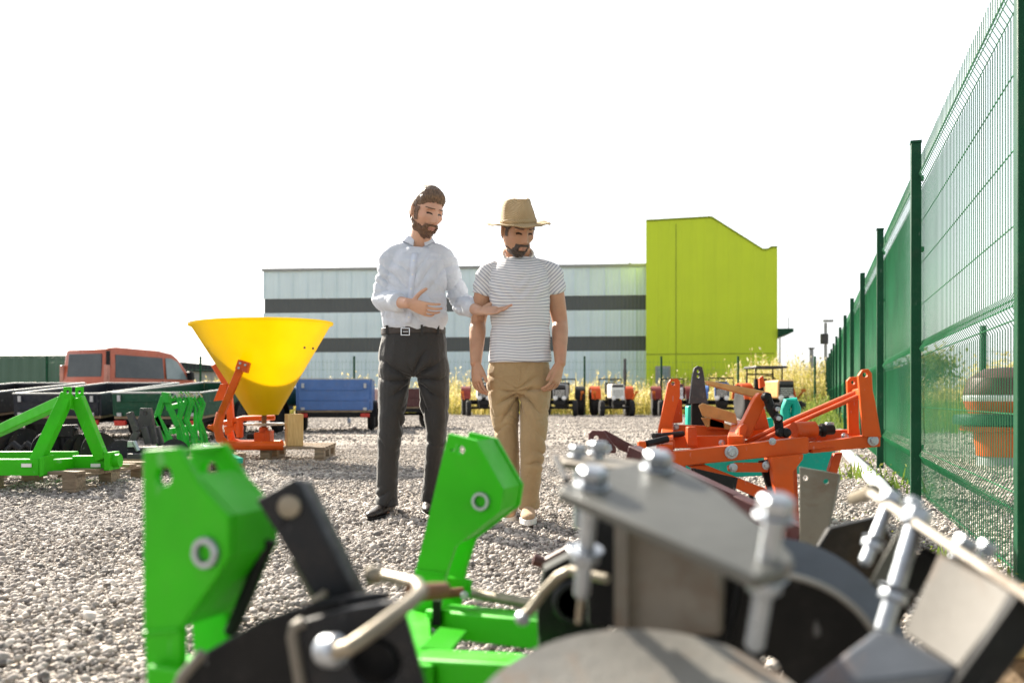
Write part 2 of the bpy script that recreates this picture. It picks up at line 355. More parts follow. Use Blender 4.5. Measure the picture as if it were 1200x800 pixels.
weeds('ground_weeds', [(1.45, 1.75, 2.3, 3.4, 30, .04, .14, 4), (2.6, 3.0, 6.3, 8, 60, .05, .2, 4), (1.5, 1.8, 3.0, 4.3, 40, .03, .10, 5)], M['grass'], 5, 'small weeds sprouting in the gravel along the fence')

def bush(name, loc, w_, h, n, label, seed, cat='bush', tone=(0, 1), group=None):
    q = np.random.default_rng(seed); root = thing(name, label, cat, loc, group); loc = np.array(loc, float)
    cl = q.normal(0, 1, (14, 3)); cl /= np.linalg.norm(cl, axis=1)[:, None]; cl = cl * np.array([w_ * .33, w_ * .33, h * .3]) * q.uniform(.4, 1, (14, 1)) + np.array([0, 0, h * .6])
    ci = q.integers(0, 14, n); p = cl[ci] + q.normal(0, 1, (n, 3)) * np.array([w_ * .12, w_ * .12, h * .11]); p[:, 2] = np.maximum(p[:, 2], .05)
    u = q.normal(0, 1, (n, 3)); u /= np.linalg.norm(u, axis=1)[:, None]; v = np.cross(u, q.normal(0, 1, (n, 3))); v /= np.linalg.norm(v, axis=1)[:, None]
    s = q.uniform(.05, .13, n)[:, None] * (.6 + .25 * h)
    V = np.stack([p - u * s, p - v * s * .5, p + u * s, p + v * s * .5], 1).reshape(-1, 3) + loc
    A = np.repeat(np.clip(tone[0] + (tone[1] - tone[0]) * (q.uniform(0, 1, 14)[ci] * .6 + q.uniform(0, .4, n)), 0, 1), 4)
    np_mesh('crown', V, np.arange(len(V)).reshape(-1, 4), M['weed'], {'tone': A}, root)
    b = MB(); L = Vector(loc)
    for k in range(6):
        e = L + Vector(cl[k]); b.tube([L - Vector((0, 0, .05)), L + Vector((0, 0, h * .25)), e], [.05 * h / 2, .035 * h / 2, .008], 6)
    b.build('trunk', M['bark'], root); return root
M['bark'] = paint('bark', (.11, .08, .055), .9, .3, scale=12, bump=.4)
bush('bush', (-40, 62, 0), 9, 3.5, 1500, 'olive bush rising above the long green sheet wall', 21, tone=(.1, .7))
bush('bush', (-26.5, 64, 0), 10, 3.1, 1500, 'yellowish bush between the green sheet wall and the red van', 22, tone=(.3, .9))
bush('bush', (19.3, 56, 0), 4.5, 3.2, 1200, 'rounded golden bush right of the lime green building', 23, tone=(.35, .9))
bush('bush', (25.5, 57, 0), 5, 4.0, 1500, 'dark green bush seen through the wire of the tall fence', 24, tone=(0, .4))
bush('bush', (33, 60, 0), 7, 3.6, 1500, 'pale straw coloured bush far behind the tall fence', 25, tone=(.5, 1))

# ================================================================ buildings
def wall_mat(name, col, seam=1.0, var=.06):
    t = NT(name); s = t.n.new('ShaderNodeSeparateXYZ'); t.l(t.co, s.inputs[0])
    c = t.ramp(t.noise(.4, 6), [(.3, tuple(k * (1 - var) for k in col)), (.7, tuple(k * (1 + var) for k in col))])
    mp = t.n.new('ShaderNodeMapping'); mp.inputs['Scale'].default_value = (3, 3, .15); t.l(t.co, mp.inputs[0])
    c = t.mix(t.ramp(t.noise(1.5, 6, .6, mp.outputs[0]), [(.5, 0), (.8, .25)]), c, tuple(k * .7 for k in col))
    wv = t.math('PINGPONG', s.outputs[0], seam / 8); t.set(Base_Color=c, Roughness=.45); t.bump(wv, .35, .3); return t.m
M['clad'] = wall_mat('pale_cladding', (.64, .77, .84)); M['clad_dark'] = wall_mat('charcoal_cladding', (.075, .085, .09))
M['lime'] = wall_mat('lime_render', (.53, .68, .010), 6, .04); M['limeseam'] = paint('lime_joint', (.28, .36, .02), .6)
# striped warehouse (local x along facade, front at y=0)
wh = thing('warehouse', 'long flat roofed warehouse clad in pale grey with two dark horizontal bands', 'warehouse')
LW = 26.1
segs = [('wall', M['clad'], 0, 3.79, 0), ('dark_band', M['clad_dark'], 3.79, 4.75, .06), ('wall', M['clad'], 4.75, 6.46, 0), ('dark_band', M['clad_dark'], 6.46, 7.43, .06), ('wall', M['clad'], 7.43, 9.3, 0)]
for nm, m, z0, z1, ins in segs:
    b = MB(); b.box((LW / 2, 9 + ins / 2, (z0 + z1) / 2), (LW - ins, 18 - ins, z1 - z0))
    if nm == 'wall':
        for k in range(27): b.box((min(.03 + k * LW / 26, LW - .03), -.02, (z0 + z1) / 2), (.06, .06, z1 - z0 - .03))   # standing seams
    b.build(nm, m, wh)
b = MB(); b.box((LW / 2, 8.95, 9.39), (LW + .2, 18.2, .18)); b.build('roof_edge', M['grey'], wh)
b = MB(); b.box((LW - .06, -.06, 4.7), (.18, .12, 9.4)); b.build('corner_trim', M['grey'], wh)
for x, hh in ((16.4, .5), (20.8, .35), (24.8, .45)):
    b = MB(); b.cyl((x, 2, 9.4), (x, 2, 9.4 + hh), .1, 10); b.build('roof_vent', M['grey'], wh)
place(wh, (-16.9, 62.7, 0), math.atan2(-2.4, 25.6))
# lime building
lb = thing('lime_building', 'tall lime green building with a sloping roofline beside the warehouse', 'building')
SC = 58 / F
def lz(y): return CH + (YH - y) * SC
ox = (757 - 600) * SC
out = [(0, 0), ((910 - 757) * SC, 0), ((910 - 757) * SC, lz(294)), ((903 - 757) * SC, lz(294)), ((899 - 757) * SC, lz(296.5)), ((893 - 757) * SC, lz(296.5)), ((834 - 757) * SC, lz(257.5)), ((795 - 757) * SC, lz(258.5)), (0, lz(259.5))]
b = MB(); b.prism([(x, 0, z) for x, z in out], (0, 16, 0)); b.build('wall', M['lime'], lb)
b = MB(); pts = [Vector((x, 8, z + .06)) for x, z in out[2:]]
for p, q in zip(pts, pts[1:]): b.bar(p, q, 16.2, .07)
b.build('coping', M['limeseam'], lb)
b = MB(); xj = (792.5 - 757) * SC
b.box((xj, -.012, lz(260) / 2), (.05, .02, lz(260) - .4)); b.build('facade_joint', M['limeseam'], lb)
b = MB(); b.box((4, -.014, lz(415)), (8, .02, .06)); b.build('facade_joint', M['limeseam'], lb)
b = MB(); b.box(((777 - 757) * SC, -.05, 1.4), (.95, .12, 2.6)); d = b.build('door', M['grey'], lb)
b = MB(); b.box(((777 - 757) * SC, -.12, 2.1), (.7, .04, .9)); b.build('pane', M['paleglass'], d)
b = MB(); x0 = (910 - 757) * SC; zc = lz(391)
b.prism([(x0, -.3, zc - .35), (x0 + .95, -.3, zc), (x0 + .95, -.3, zc + .22), (x0, -.3, zc + .22)], (0, 4, 0)); b.build('canopy', M['fencepost'], lb)
b = MB(); b.cyl((x0 + .12, -.2, 0), (x0 + .12, -.2, zc), .07, 8); b.build('canopy_post', M['white'], lb)
b = MB(); b.tube([(x0 + .7, .2, zc + .2), (x0 + .7, .2, zc + .9), (x0 + .85, .2, zc + 1.0)], .03, 6); b.build('antenna', M['grey'], lb)
place(lb, (ox, 58, 0), R(-9)); lb.scale = (.975, 1, 1)
# low grey shed behind the van
b = MB(); b.box((0, 0, 1.2), (7.5, 5, 2.4)); sh = thing('shed', 'low dark grey shed roof behind the weeds', 'shed')
b.build('wall', M['grey'], sh); b = MB(); b.prism([(-4, -2.8, 2.42), (4, -2.8, 2.42), (4, -2.8, 2.6), (0, -2.8, 3.0), (-4, -2.8, 2.6)], (0, 5.6, 0)); b.build('roof', M['bluegrey'], sh)
place(sh, (-21.2, 62, 0))
# long green sheet wall, upper left
t = NT('green_sheet'); s = t.n.new('ShaderNodeSeparateXYZ'); t.l(t.co, s.inputs[0])
t.set(Base_Color=t.ramp(t.noise(.3, 6), [(.3, (.05, .115, .075)), (.7, (.075, .15, .10))]), Roughness=.5); M['sheet'] = t.m
gw = thing('sheet_wall', 'long dark green corrugated sheet wall behind the red van', 'wall')
V = []; n_ = 220
for k in range(n_ + 1):
    x = -16 + 24 * k / n_; y = .04 if k % 4 in (1, 2) else 0
    V += [Vector((x, y, .1)), Vector((x, y, 2.32))]
b = MB(); b.add(V + [v + Vector((0, .02, 0)) for v in V], [(2 * k, 2 * k + 2, 2 * k + 3, 2 * k + 1) for k in range(n_)] + [(2 * (n_ + 1) + 2 * k + 1, 2 * (n_ + 1) + 2 * k + 3, 2 * (n_ + 1) + 2 * k + 2, 2 * (n_ + 1) + 2 * k) for k in range(n_)])
b.build('sheet', M['sheet'], gw, smooth=False)
b = MB(); b.box((-4, .05, 2.36), (24.1, .12, .07)); b.build('top_rail', M['sheet'], gw)
for k in range(9):
    b = MB(); b.box((-16 + 3 * k, .14, 1.15), (.1, .12, 2.4)); b.build('post', M['sheet'], gw)
place(gw, (-24.5, 37.5, 0), R(-3))

# ================================================================ mesh fences
def wire_panel(L, H, dx, rw, zs, folds, step=None):
    """vertical wires every dx with V folds, plus double horizontal wires; panel runs along local +x"""
    b = []; fcs = []; nv = 0; VV = []
    prof = [(0.03, 0)]
    for zf in folds: prof += [(zf - .06, 0), (zf, .035), (zf + .06, 0)]
    prof += [(H, 0)]
    def tri(pts, r):
        nonlocal nv
        m = len(pts)
        for i, p in enumerate(pts):
            tdir = np.subtract(pts[min(i + 1, m - 1)], pts[max(i - 1, 0)]).astype(float); tdir /= np.linalg.norm(tdir)
            u = np.cross(tdir, (.3, .9, .25) if abs(tdir[1]) < .9 else (1, 0, 0)); u /= np.linalg.norm(u); w_ = np.cross(tdir, u)
            for k in range(4): VV.append(np.array(p) + r * (u * math.cos(k * math.pi / 2 + .785) + w_ * math.sin(k * math.pi / 2 + .785)))
        for i in range(m - 1):
            for k in range(4): fcs.append((nv + i * 4 + k, nv + i * 4 + (k + 1) % 4, nv + (i + 1) * 4 + (k + 1) % 4, nv + (i + 1) * 4 + k))
        nv += 4 * m
    n = int(round(L / dx))
    for i in range(n + 1): tri([(i * L / n, y, z) for z, y in prof], rw)
    for z in zs:
        yy = np.interp(z, [p[0] for p in prof], [p[1] for p in prof])
        tri([(0, yy - rw * 2, z), (L, yy - rw * 2, z)], rw * 1.15)
    return np.array(VV), np.array(fcs)
fdir = Vector((.324, 1, 0)).normalized(); fang = math.atan2(fdir.y, fdir.x); fn = Vector((-fdir.y, fdir.x, 0))
tf = thing('mesh_fence', 'tall green wire mesh fence running away beside the machines', 'fence', (.667 + .324 * 2.85, 2.85, 0))
HP = 2.24
zs = [.05, .27, .33, .60, .93, .97, 1.0, 1.27, 1.54, 1.81, 2.02, 2.06]
PV, PF = wire_panel(3.153, HP, .05, .0026, zs, [.30, .97, 2.07])
rotm = np.array([[math.cos(fang), -math.sin(fang), 0], [math.sin(fang), math.cos(fang), 0], [0, 0, 1]])
for k in range(-1, 15):
    Y = 2.85 + 3.0 * k; base = Vector((.667 + .324 * Y, Y, 0))
    if k >= 0:
        b = MB(); b.box(base + Vector((0, 0, 1.11)), (.06, .06, 2.32), Matrix.Rotation(fang, 3, 'Z')); po = b.build('post', M['fencepost'], tf, bevel=.004)
        if k in (0, 1, 2):
            b = MB(); b.box(base + Vector((0, 0, 2.278)), (.066, .066, .016), Matrix.Rotation(fang, 3, 'Z')); b.build('cap', M['fencepost'], po)
            for zc in (.35, .97, 1.6, 2.05):
                b = MB(); b.box(base - fn * .036 + Vector((0, 0, zc)), (.04, .02, .03), Matrix.Rotation(fang, 3, 'Z')); b.build('clamp', M['fence'], po)
    off = base - fn * .05
    np_mesh('mesh_panel', PV @ rotm.T + np.array(off), PF, M['fence'], None, tf)
rf = thing('mesh_fence', 'dark green mesh fence with thin posts behind the row of tractors', 'fence', (-18, 36.6, 0))
PV2, PF2 = wire_panel(3.0, 2.2, .15, .0028, [.05, .4, .75, 1.1, 1.45, 1.8, 2.1], [.3, 1.1, 1.9])
for k in range(12):
    x = 2.88 + 3.05 * (k - 7)
    b = MB(); b.box((x, 36.6, 1.17), (.075, .075, 2.34)); b.build('post', M['fencepost'], rf)
    if k < 11: np_mesh('mesh_panel', PV2 * np.array([3.05 / 3, 1, 1]) + np.array([x, 36.55, 0]), PF2, M['fence'], None, rf)
# more posts of the neighbour's yard beyond the tall fence
nf = thing('wire_fence', 'neighbouring wire fence with thin green posts beyond the grass', 'fence', (9, 19.5, 0))
PV3, PF3 = wire_panel(3.0, 1.7, .15, .0025, [.05, .4, .75, 1.1, 1.45, 1.65], [.3, .9, 1.5])
for k in range(4):
    x = 6.97 + 3.0 * k
    b = MB(); b.box((x + 3, 19.5, 1.1), (.1, .1, 2.2)); b.build('post', M['fencepost'], nf)
    if k < 3: np_mesh('mesh_panel', PV3 + np.array([x + 3, 19.46, 0]), PF3, M['fence'], None, nf)
# lamp poles, far right
lp = thing('lamp_post', 'thin grey lamp post with a box at the far end of the tall fence', 'lamp post', G(967.5, 50))
b = MB(); b.cyl(G(967.5, 50), P(967.5, 378, 50), .09, 8); b.build('pole', M['grey'], lp)
b = MB(); b.box(P(966, 397, 50), (.35, .3, .55)); b.build('box', M['darkgrey'], lp)
b = MB(); b.box(P(968.5, 377, 50) + Vector((.1, 0, .05)), (.5, .2, .12)); b.build('lamp_head', M['grey'], lp)
lp = thing('utility_pole', 'short plain pole standing in the weeds right of the lime building', 'pole', G(951, 54))
b = MB(); b.cyl(G(951, 54), P(951, 408, 54), .12, 8); b.build('pole', M['grey'], lp)
b = MB(); b.box(P(951, 408, 54), (.3, .3, .08)); b.build('cap', M['darkgrey'], lp)
# grey pipe lying along the fence foot
pp = MB(); pp.tube([P(x, y, CH * F / (y - YH)) + Vector((0, 0, .05)) for x, y in ((990, 533), (1003, 547), (1017, 562), (1030, 577), (1046, 600))], .055, 12); o = pp.build('pipe', M['alu'])
tag(o, 'pale grey pipe lying on the gravel along the foot of the fence', 'pipe')
# ================================================================ wheels
def wheel(parent, c, ax, r, w_, rim, name='wheel'):
    c = Vector(c); ax = Vector(ax).normalized(); b = MB()
    b.lathe([(r * .56, -w_ * .42), (r * .8, -w_ * .5), (r * .95, -w_ * .42), (r, -w_ * .2), (r, w_ * .2), (r * .95, w_ * .42), (r * .8, w_ * .5), (r * .56, w_ * .42)], c, ax, 28)
    o = b.build(name, M['rubber'], parent)
    b = MB(); b.lathe([(r * .12, w_ * .25), (r * .14, w_ * .3), (r * .3, w_ * .12), (r * .5, w_ * .2), (r * .6, w_ * .4), (r * .6, -w_ * .4), (r * .5, -w_ * .2), (r * .3, -w_ * .12), (r * .12, -w_ * .3)], c, ax, 24)
    b.build('rim', rim, o); return o
# ================================================================ red van
M['taillens'] = paint('faded_lens', (.45, .2, .15), .3, .2, grime=0)
van = thing('van', 'faded red passenger van with dark windows parked behind the trailers', 'van')
VL, VW = 4.2, 1.84
side = [(.02, .34), (-.02, .55), (0, 1.05), (.06, 1.5), (.09, 1.90), (.17, 2.0), (.45, 2.03), (2.0, 2.01), (2.55, 1.94), (2.78, 1.80), (3.25, 1.28), (3.42, 1.16), (3.95, .96), (4.13, .78), (4.18, .5), (4.12, .32)]
def vw(z): return VW / 2 - max(0, z - 1.05) ** 1.4 * .13
b = MB(); n = len(side); V = []
for y, z in side: V += [Vector((-vw(z), y, z)), Vector((-vw(z) * .86, y + (-.05 if y < 1 else .06), z)), Vector((vw(z) * .86, y + (-.05 if y < 1 else .06), z)), Vector((vw(z), y, z))]
Fs = [(4 * i + k, 4 * ((i + 1) % n) + k, 4 * ((i + 1) % n) + k + 1, 4 * i + k + 1) for i in range(n) for k in range(3)]
Lf = [4 * i for i in range(n)]; b.add(V, Fs + [tuple(Lf[::-1]), tuple(4 * i + 3 for i in range(n))])
M['van'] = paint('faded_van_red', (.46, .10, .045), .32, .12, scale=1.5, grime=.3, grimecol=(.4, .28, .22), coat=.3)
b.build('body', M['van'], van, bevel=.06, seg=3)
def vside(pts, sx, off=.012):
    return [Vector((sx * (vw(z) + off), y, z)) for y, z in pts]
for sx in (1, -1):
    b = MB(); b.prism(vside([(.22, 1.18), (2.12, 1.18), (2.12, 1.80), (.30, 1.82)], sx), (-sx * .03, 0, 0)); b.build('side_window', M['glass'], van, bevel=.012)
    b = MB(); b.prism(vside([(2.22, 1.18), (3.12, 1.18), (2.74, 1.70), (2.5, 1.80), (2.24, 1.80)], sx), (-sx * .03, 0, 0)); b.build('door_window', M['paleglass'], van, bevel=.012)
    for y in (2.02, 2.30):
        b = MB(); b.box((sx * (vw(1) + .02), y, 1.02), (.04, .07, .19)); b.build('door_handle', M['black'], van, bevel=.01)
    b = MB(); b.prism(vside([(3.02, 1.16), (3.16, 1.16), (3.16, 1.42), (3.02, 1.42)], sx, .05), (sx * .2, 0, 0)); b.build('wing_mirror', M['black'], van, bevel=.03)
    b = MB(); b.box((sx * (vw(.5) + .012), 2.1, .52), (.02, 3.6, .14)); b.build('side_moulding', M['black'], van)
    b = MB(); b.box((sx * .84, -.005, 1.22), (.14, .1, .62)); b.build('tail_light', M['taillens'], van, bevel=.02)
    for y in (.75, 3.35): wheel(van, (sx * .80, y, .32), (sx, 0, 0), .32, .2, M['grey'])
b = MB(); b.prism([(-.66, .065, 1.2), (.66, .065, 1.2), (.63, .11, 1.84), (-.63, .11, 1.84)], (0, -.10, 0)); b.build('rear_window', M['glass'], van, bevel=.02)
b = MB(); b.box((VW / 2 - .075, .03, 1.6), (.05, .12, .62)); b.build('corner_trim', M['black'], van, bevel=.01)
b = MB(); b.box((0, -.01, .75), (.012, .03, .8)); b.build('door_seam', M['black'], van)
b = MB(); b.box((0, -.04, .45), (1.75, .16, .24)); b.build('bumper', M['black'], van, bevel=.04)
b = MB(); b.prism([(-.74, 2.83, 1.72), (.74, 2.83, 1.72), (.78, 3.24, 1.31), (-.78, 3.24, 1.31)], (0, .03, .03)); b.build('windscreen', M['paleglass'], van)
b = MB(); b.tube([(-.05, .12, 1.25), (.25, .05, 1.42)], .012, 6); b.build('wiper', M['black'], van)
# rear right corner stands at column 128
vr = R(-20); c0 = G(128, 27); van.scale = (1, 1.10, 1.08); place(van, c0 - Matrix.Rotation(vr, 3, 'Z') @ Vector((VW / 2, 0, 0)), vr)

# ================================================================ box trailers
def trailer(label, m, W, L, z0, h, loc, rz, ribs=2, twoaxle=False, group='small box trailers parked in a row', tilt=0):
    o = thing('box_trailer', label, 'trailer', group=group)
    for sx in (-1, 1):
        b = MB(); b.box((sx * W / 2, L / 2, z0 + h / 2), (.04, L, h)); b.build('side_panel', m, o, bevel=.006)
    for y, nm in ((0, 'tailgate'), (L, 'front_panel')):
        b = MB(); b.box((0, y, z0 + h / 2), (W - .05, .04, h))
        for k in range(ribs): b.box((0, y - .018, z0 + h * (k + 1) / (ribs + 1)), (W - .12, .03, .022))
        g_ = b.build(nm, m, o, bevel=.006)
        if nm == 'tailgate':
            for sx in (-1, 1):
                b = MB(); b.box((sx * W * .42, y - .045, z0 + h * .8), (.05, .03, .09)); b.build('latch', M['zinc'], g_)
                b = MB(); b.box((sx * W * .42, y - .05, z0 + .03), (.07, .03, .05)); b.build('hinge', M['zinc'], g_)
    b = MB(); b.box((0, L / 2, z0 - .02), (W, L, .04)); b.build('bed', M['wood'], o)
    b = MB()
    for sx in (-1, 1): b.box((sx * W / 2, L / 2, z0 + h + .012), (.035, L + .06, .02))
    for y in (0, L): b.box((0, y, z0 + h + .012), (W - .036, .035, .02))
    b.build('top_rail', M['rail'], o)
    b = MB()
    for sx in (-1, 1): b.box((sx * W * .36, L / 2, z0 - .09), (.06, L, .09))
    b.box((0, .05, z0 - .09), (W * .66, .06, .08)); b.box((0, L - .05, z0 - .09), (W * .66, .06, .08))
    b.cyl((-W * .46, L * .45, .3), (W * .46, L * .45, .3), .03, 10); b.build('chassis', M['black'], o)
    for sx in (-1, 1):
        for yy in ([L * .45] if not twoaxle else [L * .3, L * .6]): wheel(o, (sx * (W / 2 - .02), yy, .27), (sx, 0, 0), .27, .15, M['alu'])
        b = MB(); b.prism([(sx * (W / 2 - .1), L * .45 + .36 * math.cos(R(a)), .29 + .34 * math.sin(R(a))) for a in range(0, 181, 20)] + [(sx * (W / 2 - .1), L * .45 + .33 * math.cos(R(a)), .29 + .31 * math.sin(R(a))) for a in range(180, -1, -20)], (sx * .2, 0, 0)); b.build('mudguard', M['black'], o)
        b = MB(); b.box((sx * W * .42, -.03, z0 - .1), (.18, .05, .08)); b.build('tail_light', M['redlens'], o, bevel=.01)
    b = MB(); b.bar((0, L - .1, z0 - .1), (0, L + .95, z0 - .12), .07, .07); b.bar((-W * .36, L, z0 - .1), (0, L + .6, z0 - .12), .05, .06); b.bar((W * .36, L, z0 - .1), (0, L + .6, z0 - .12), .05, .06); b.build('drawbar', M['black'], o)
    b = MB(); b.cyl((.12, L + .7, .1), (.12, L + .7, z0 + .2), .025, 8); b.cyl((.12, L + .7, .12), (.17, L + .7, .12), .09, 14); b.build('jockey_wheel', M['zinc'], o)
    place(o, loc, rz)
    if tilt: o.rotation_euler = (R(tilt), 0, rz); o.location.z -= L * .45 * math.sin(R(tilt))
    return o
def tl(x, Y, W): return G(x, Y) + Vector((W / 2, 0, 0))
trailer('dark slate blue box trailer with ribbed tailgate, behind the green hitch frame', M['bluegrey'], 1.35, 2.9, .49, .33, tl(18, 14.2, 1.35), R(-3), tilt=4.2)
trailer('black box trailer cut off by the frame edge, beside the slate blue trailer', M['slate'], 1.35, 2.9, .50, .33, tl(-108, 14.6, 1.35), R(-3), tilt=4)
trailer('bottle green box trailer with a pale top rail, behind the bright green cultivator', M['bottle'], 1.35, 3.2, .49, .34, tl(133, 13.8, 1.35), R(-5), tilt=3.8)
trailer('near black trailer parked behind the slate blue trailer, under the red van', M['slate'], 1.4, 2.6, .55, .36, tl(62, 18.6, 1.4), R(-4), tilt=3)
trailer('dark green trailer behind the orange arms of the yellow spreader', M['bottle'], 1.4, 2.4, .50, .32, tl(215, 17.0, 1.4), R(-6), tilt=3)
trailer('black trailer with a wooden bed at the very back, behind all the other dark trailers', M['bluegrey'], 1.5, 2.6, .48, .36, tl(-40, 19.5, 1.5), R(-3))
trailer('blue tipping trailer with a flat front panel, right of the yellow spreader', M['blue'], 1.42, 2.2, .43, .60, tl(349, 18.0, 1.42), R(7), 2)
# brown utility trailer seen between the man's legs
def small(label, loc, rz):
    o = trailer(label, M['maroon'], 1.25, 1.9, .48, .40, loc, rz, 1)
    return o
small('dark brown trailer with a bright wheel, standing behind the bearded man in the white shirt', tl(449, 20.5, 1.25), R(24))

# ================================================================ small tractors, seen from the front
def tractor(label, hood, fend, grille, loc, rz, stack=False, roof=False, cabbar=True):
    o = thing('tractor', label, 'tractor', group='small used tractors lined up at the back fence')
    b = MB(); b.box((0, .55, .93), (.50, 1.15, .55)); b.build('hood', hood, o, bevel=.06, seg=3)
    b = MB(); b.box((0, -.035, .88), (.44, .03, .42))
    gr = b.build('grille', grille, o, bevel=.01)
    b = MB()
    for k in range(5): b.box((0, -.055, .74 + .055 * k), (.38, .012, .018))
    b.build('slat', M['white'] if grille is M['black'] else M['darkgrey'], gr)
    b = MB(); b.box((0, -.04, 1.12), (.40, .05, .10)); b.build('badge_panel', M['darkgrey'] if hood is not M['darkgrey'] else M['white'], o)
    for sx in (-1, 1):
        b = MB(); b.lathe([(.075, 0), (.085, .03), (.06, .05), (.001, .055)], (sx * .16, -.02, .68), (0, -1, 0), 14); b.build('headlight', M['clearlens'], o)
        wheel(o, (sx * .56, .25, .30), (sx, 0, 0), .30, .19, fend)
        wheel(o, (sx * .66, 1.75, .52), (sx, 0, 0), .52, .30, fend)
        b = MB(); ar = [(.60 * math.cos(R(a)), .60 * math.sin(R(a))) for a in range(10, 171, 16)]
        b.prism([(sx * .46, 1.75 + x, .54 + z) for x, z in ar] + [(sx * .46, 1.75 + x * .94, .54 + z * .94) for x, z in reversed(ar)], (sx * .36, 0, 0)); b.build('fender', fend, o)
        b = MB(); b.bar((sx * .72, .95, .62), (sx * .78, .62, .86), .05, .03); b.box((sx * .80, .6, .9), (.12, .05, .09)); b.build('indicator', M['lens'], o)
    b = MB(); b.cyl((-.5, .25, .32), (.5, .25, .32), .05, 10); b.box((0, .2, .42), (.34, .5, .24)); b.box((0, 1.4, .55), (.4, 1.1, .4)); b.cyl((-.6, 1.75, .52), (.6, 1.75, .52), .09, 12); b.build('axle', M['black'], o)
    b = MB(); b.box((0, -.1, .5), (.42, .12, .16)); b.build('front_weight', M['black'], o, bevel=.02)
    b = MB(); b.box((0, 1.75, .86), (.44, .42, .1)); b.box((0, 1.98, 1.08), (.44, .08, .42)); b.build('seat', M['black'], o, bevel=.04)
    b = MB(); a_ = Vector((0, -.45, 1)).normalized(); b.tube([Vector((0, 1.3, 1.28)) + Vector((.19 * math.cos(k * .3142), .19 * math.sin(k * .3142) * .9, .19 * math.sin(k * .3142) * .4)) for k in range(21)], .016, 6); b.tube([(0, 1.12, .95), (0, 1.3, 1.28)], .02, 6); b.build('steering_wheel', M['black'], o)
    if stack:
        b = MB(); b.tube([(.30, .5, 1.0), (.34, .5, 1.25), (.34, .5, 2.15)], .055, 10); b.tube([(.34, .5, 1.35), (.34, .5, 1.75)], .07, 10); b.build('exhaust_stack', M['darkgrey'], o)
    if cabbar:
        b = MB(); b.tube([(-.45, 2.05, .9), (-.43, 2.05, 1.42), (.43, 2.05, 1.42), (.45, 2.05, .9)], .03, 8); b.build('roll_bar', M['black'], o)
    if roof:
        b = MB(); b.box((0, 1.6, 1.62), (1.0, 1.1, .07)); b.build('roof', M['darkgrey'], o, bevel=.03)
        b = MB()
        for sx in (-1, 1): b.cyl((sx * .42, 1.3, .9), (sx * .42, 1.3, 1.6), .025, 8); b.cyl((sx * .42, 2.05, .9), (sx * .42, 2.05, 1.6), .025, 8)
        b.build('roof_post', M['black'], o)
    return place(o, loc, rz)
tractor('orange tractor with white hood front and a tall exhaust stack', M['cream'], M['orange2'], M['alu'], G(724, 34), R(2), stack=True)
tractor('dark grey tractor with pale slatted grille beside the straw hatted man', M['grey'], M['black'], M['black'], G(656, 34.2), R(-8))
tractor('red tractor half hidden behind the hip of the man in the straw hat', M['white'], M['red'], M['black'], G(567, 34.4), R(4))
tractor('red and white tractor mostly behind the left upright of the orange implement', M['red'], M['red'], M['white'], G(793, 33.8), R(-5))
tractor('blue tractor seen over the tan boards of the orange implement', M['blue'], M['blue'], M['black'], G(846, 32), R(-12))
tractor('orange and dark tractor with a flat dark roof, nearest to the tall fence', M['tan'], M['orange2'], M['black'], G(921, 27), R(6), roof=True)

# ================================================================ pallets
def pallet(label, loc, rz, W=1.2, D=1.0):
    o = thing('pallet', label, 'pallet', group=None); H = .144
    for k in range(5):
        b = MB(); b.box((0, -D / 2 + .06 + k * (D - .12) / 4, H - .011), (W, .12, .022)); b.build('deck_board', M['wood'], o, bevel=.003)
    for x in (-W / 2 + .06, 0, W / 2 - .06):
        b = MB(); b.box((x, 0, H - .033), (.1, D, .02)); b.build('stringer', M['wood'], o)
        b = MB(); b.box((x, 0, .011), (.1, D, .022)); b.build('bottom_board', M['wood'], o)
        for y in (-D / 2 + .07, 0, D / 2 - .07):
            b = MB(); b.box((x, y, .0725), (.1, .13, .1)); b.build('block', M['wood'], o, bevel=.003)
    return place(o, loc, rz)
pallet('weathered wooden pallet under the yellow spreader', G(318, 10.1) + Vector((0, .1, 0)), R(4), 1.25, 1.0)
pallet('weathered wooden pallet under the green three point hitch frame', G(38, 7.05), R(-5), 1.35, 1.1)
pallet('weathered pallet under the dark grey cultivator parts', G(190, 8.3), R(-3), 1.2, 1.0)

# ================================================================ yellow spreader
YS = 10.0; s_ = YS / F
sp_ = thing('fertiliser_spreader', 'yellow cone fertiliser spreader with orange frame on a pallet', 'spreader', G(310, YS))
t = NT('yellow_poly'); c = t.ramp(t.noise(3, 4), [(.3, (.68, .53, .002)), (.7, (.74, .58, .003))]); t.set(Base_Color=c, Roughness=.38)
tr = t.n.new('ShaderNodeBsdfTranslucent'); t.l(c, tr.inputs[0]); mx = t.n.new('ShaderNodeMixShader'); mx.inputs[0].default_value = .62
t.l(t.b.outputs[0], mx.inputs[1]); t.l(tr.outputs[0], mx.inputs[2]); t.l(mx.outputs[0], t.out.inputs[0]); M['poly'] = t.m
zt, zb = P(0, 379, YS).z, P(0, 486, YS).z; hc = P(309, 0, YS); hc.z = 0
R1, R0 = 80 * s_, 17 * s_
prof = [(R0 * .2, zb - .005), (R0, zb), (R0 + (R1 - R0) * .3, zb + (zt - zb) * .30), (R1 * .985, zt - .03), (R1 + .02, zt - .022), (R1 + .022, zt), (R1 - .002, zt + .004), (R1 * .97, zt - .03), (R0 + (R1 - R0) * .29, zb + (zt - zb) * .31), (R0 * .9, zb + .012), (R0 * .2, zb + .008)]
b = MB(); b.lathe([(r, z) for r, z in prof], hc, (0, 0, 1), 72)
tilt = Matrix.Translation(hc + Vector((0, 0, zb))) @ Matrix.Rotation(R(-1.2), 4, 'Y') @ Matrix.Translation(-hc - Vector((0, 0, zb)))
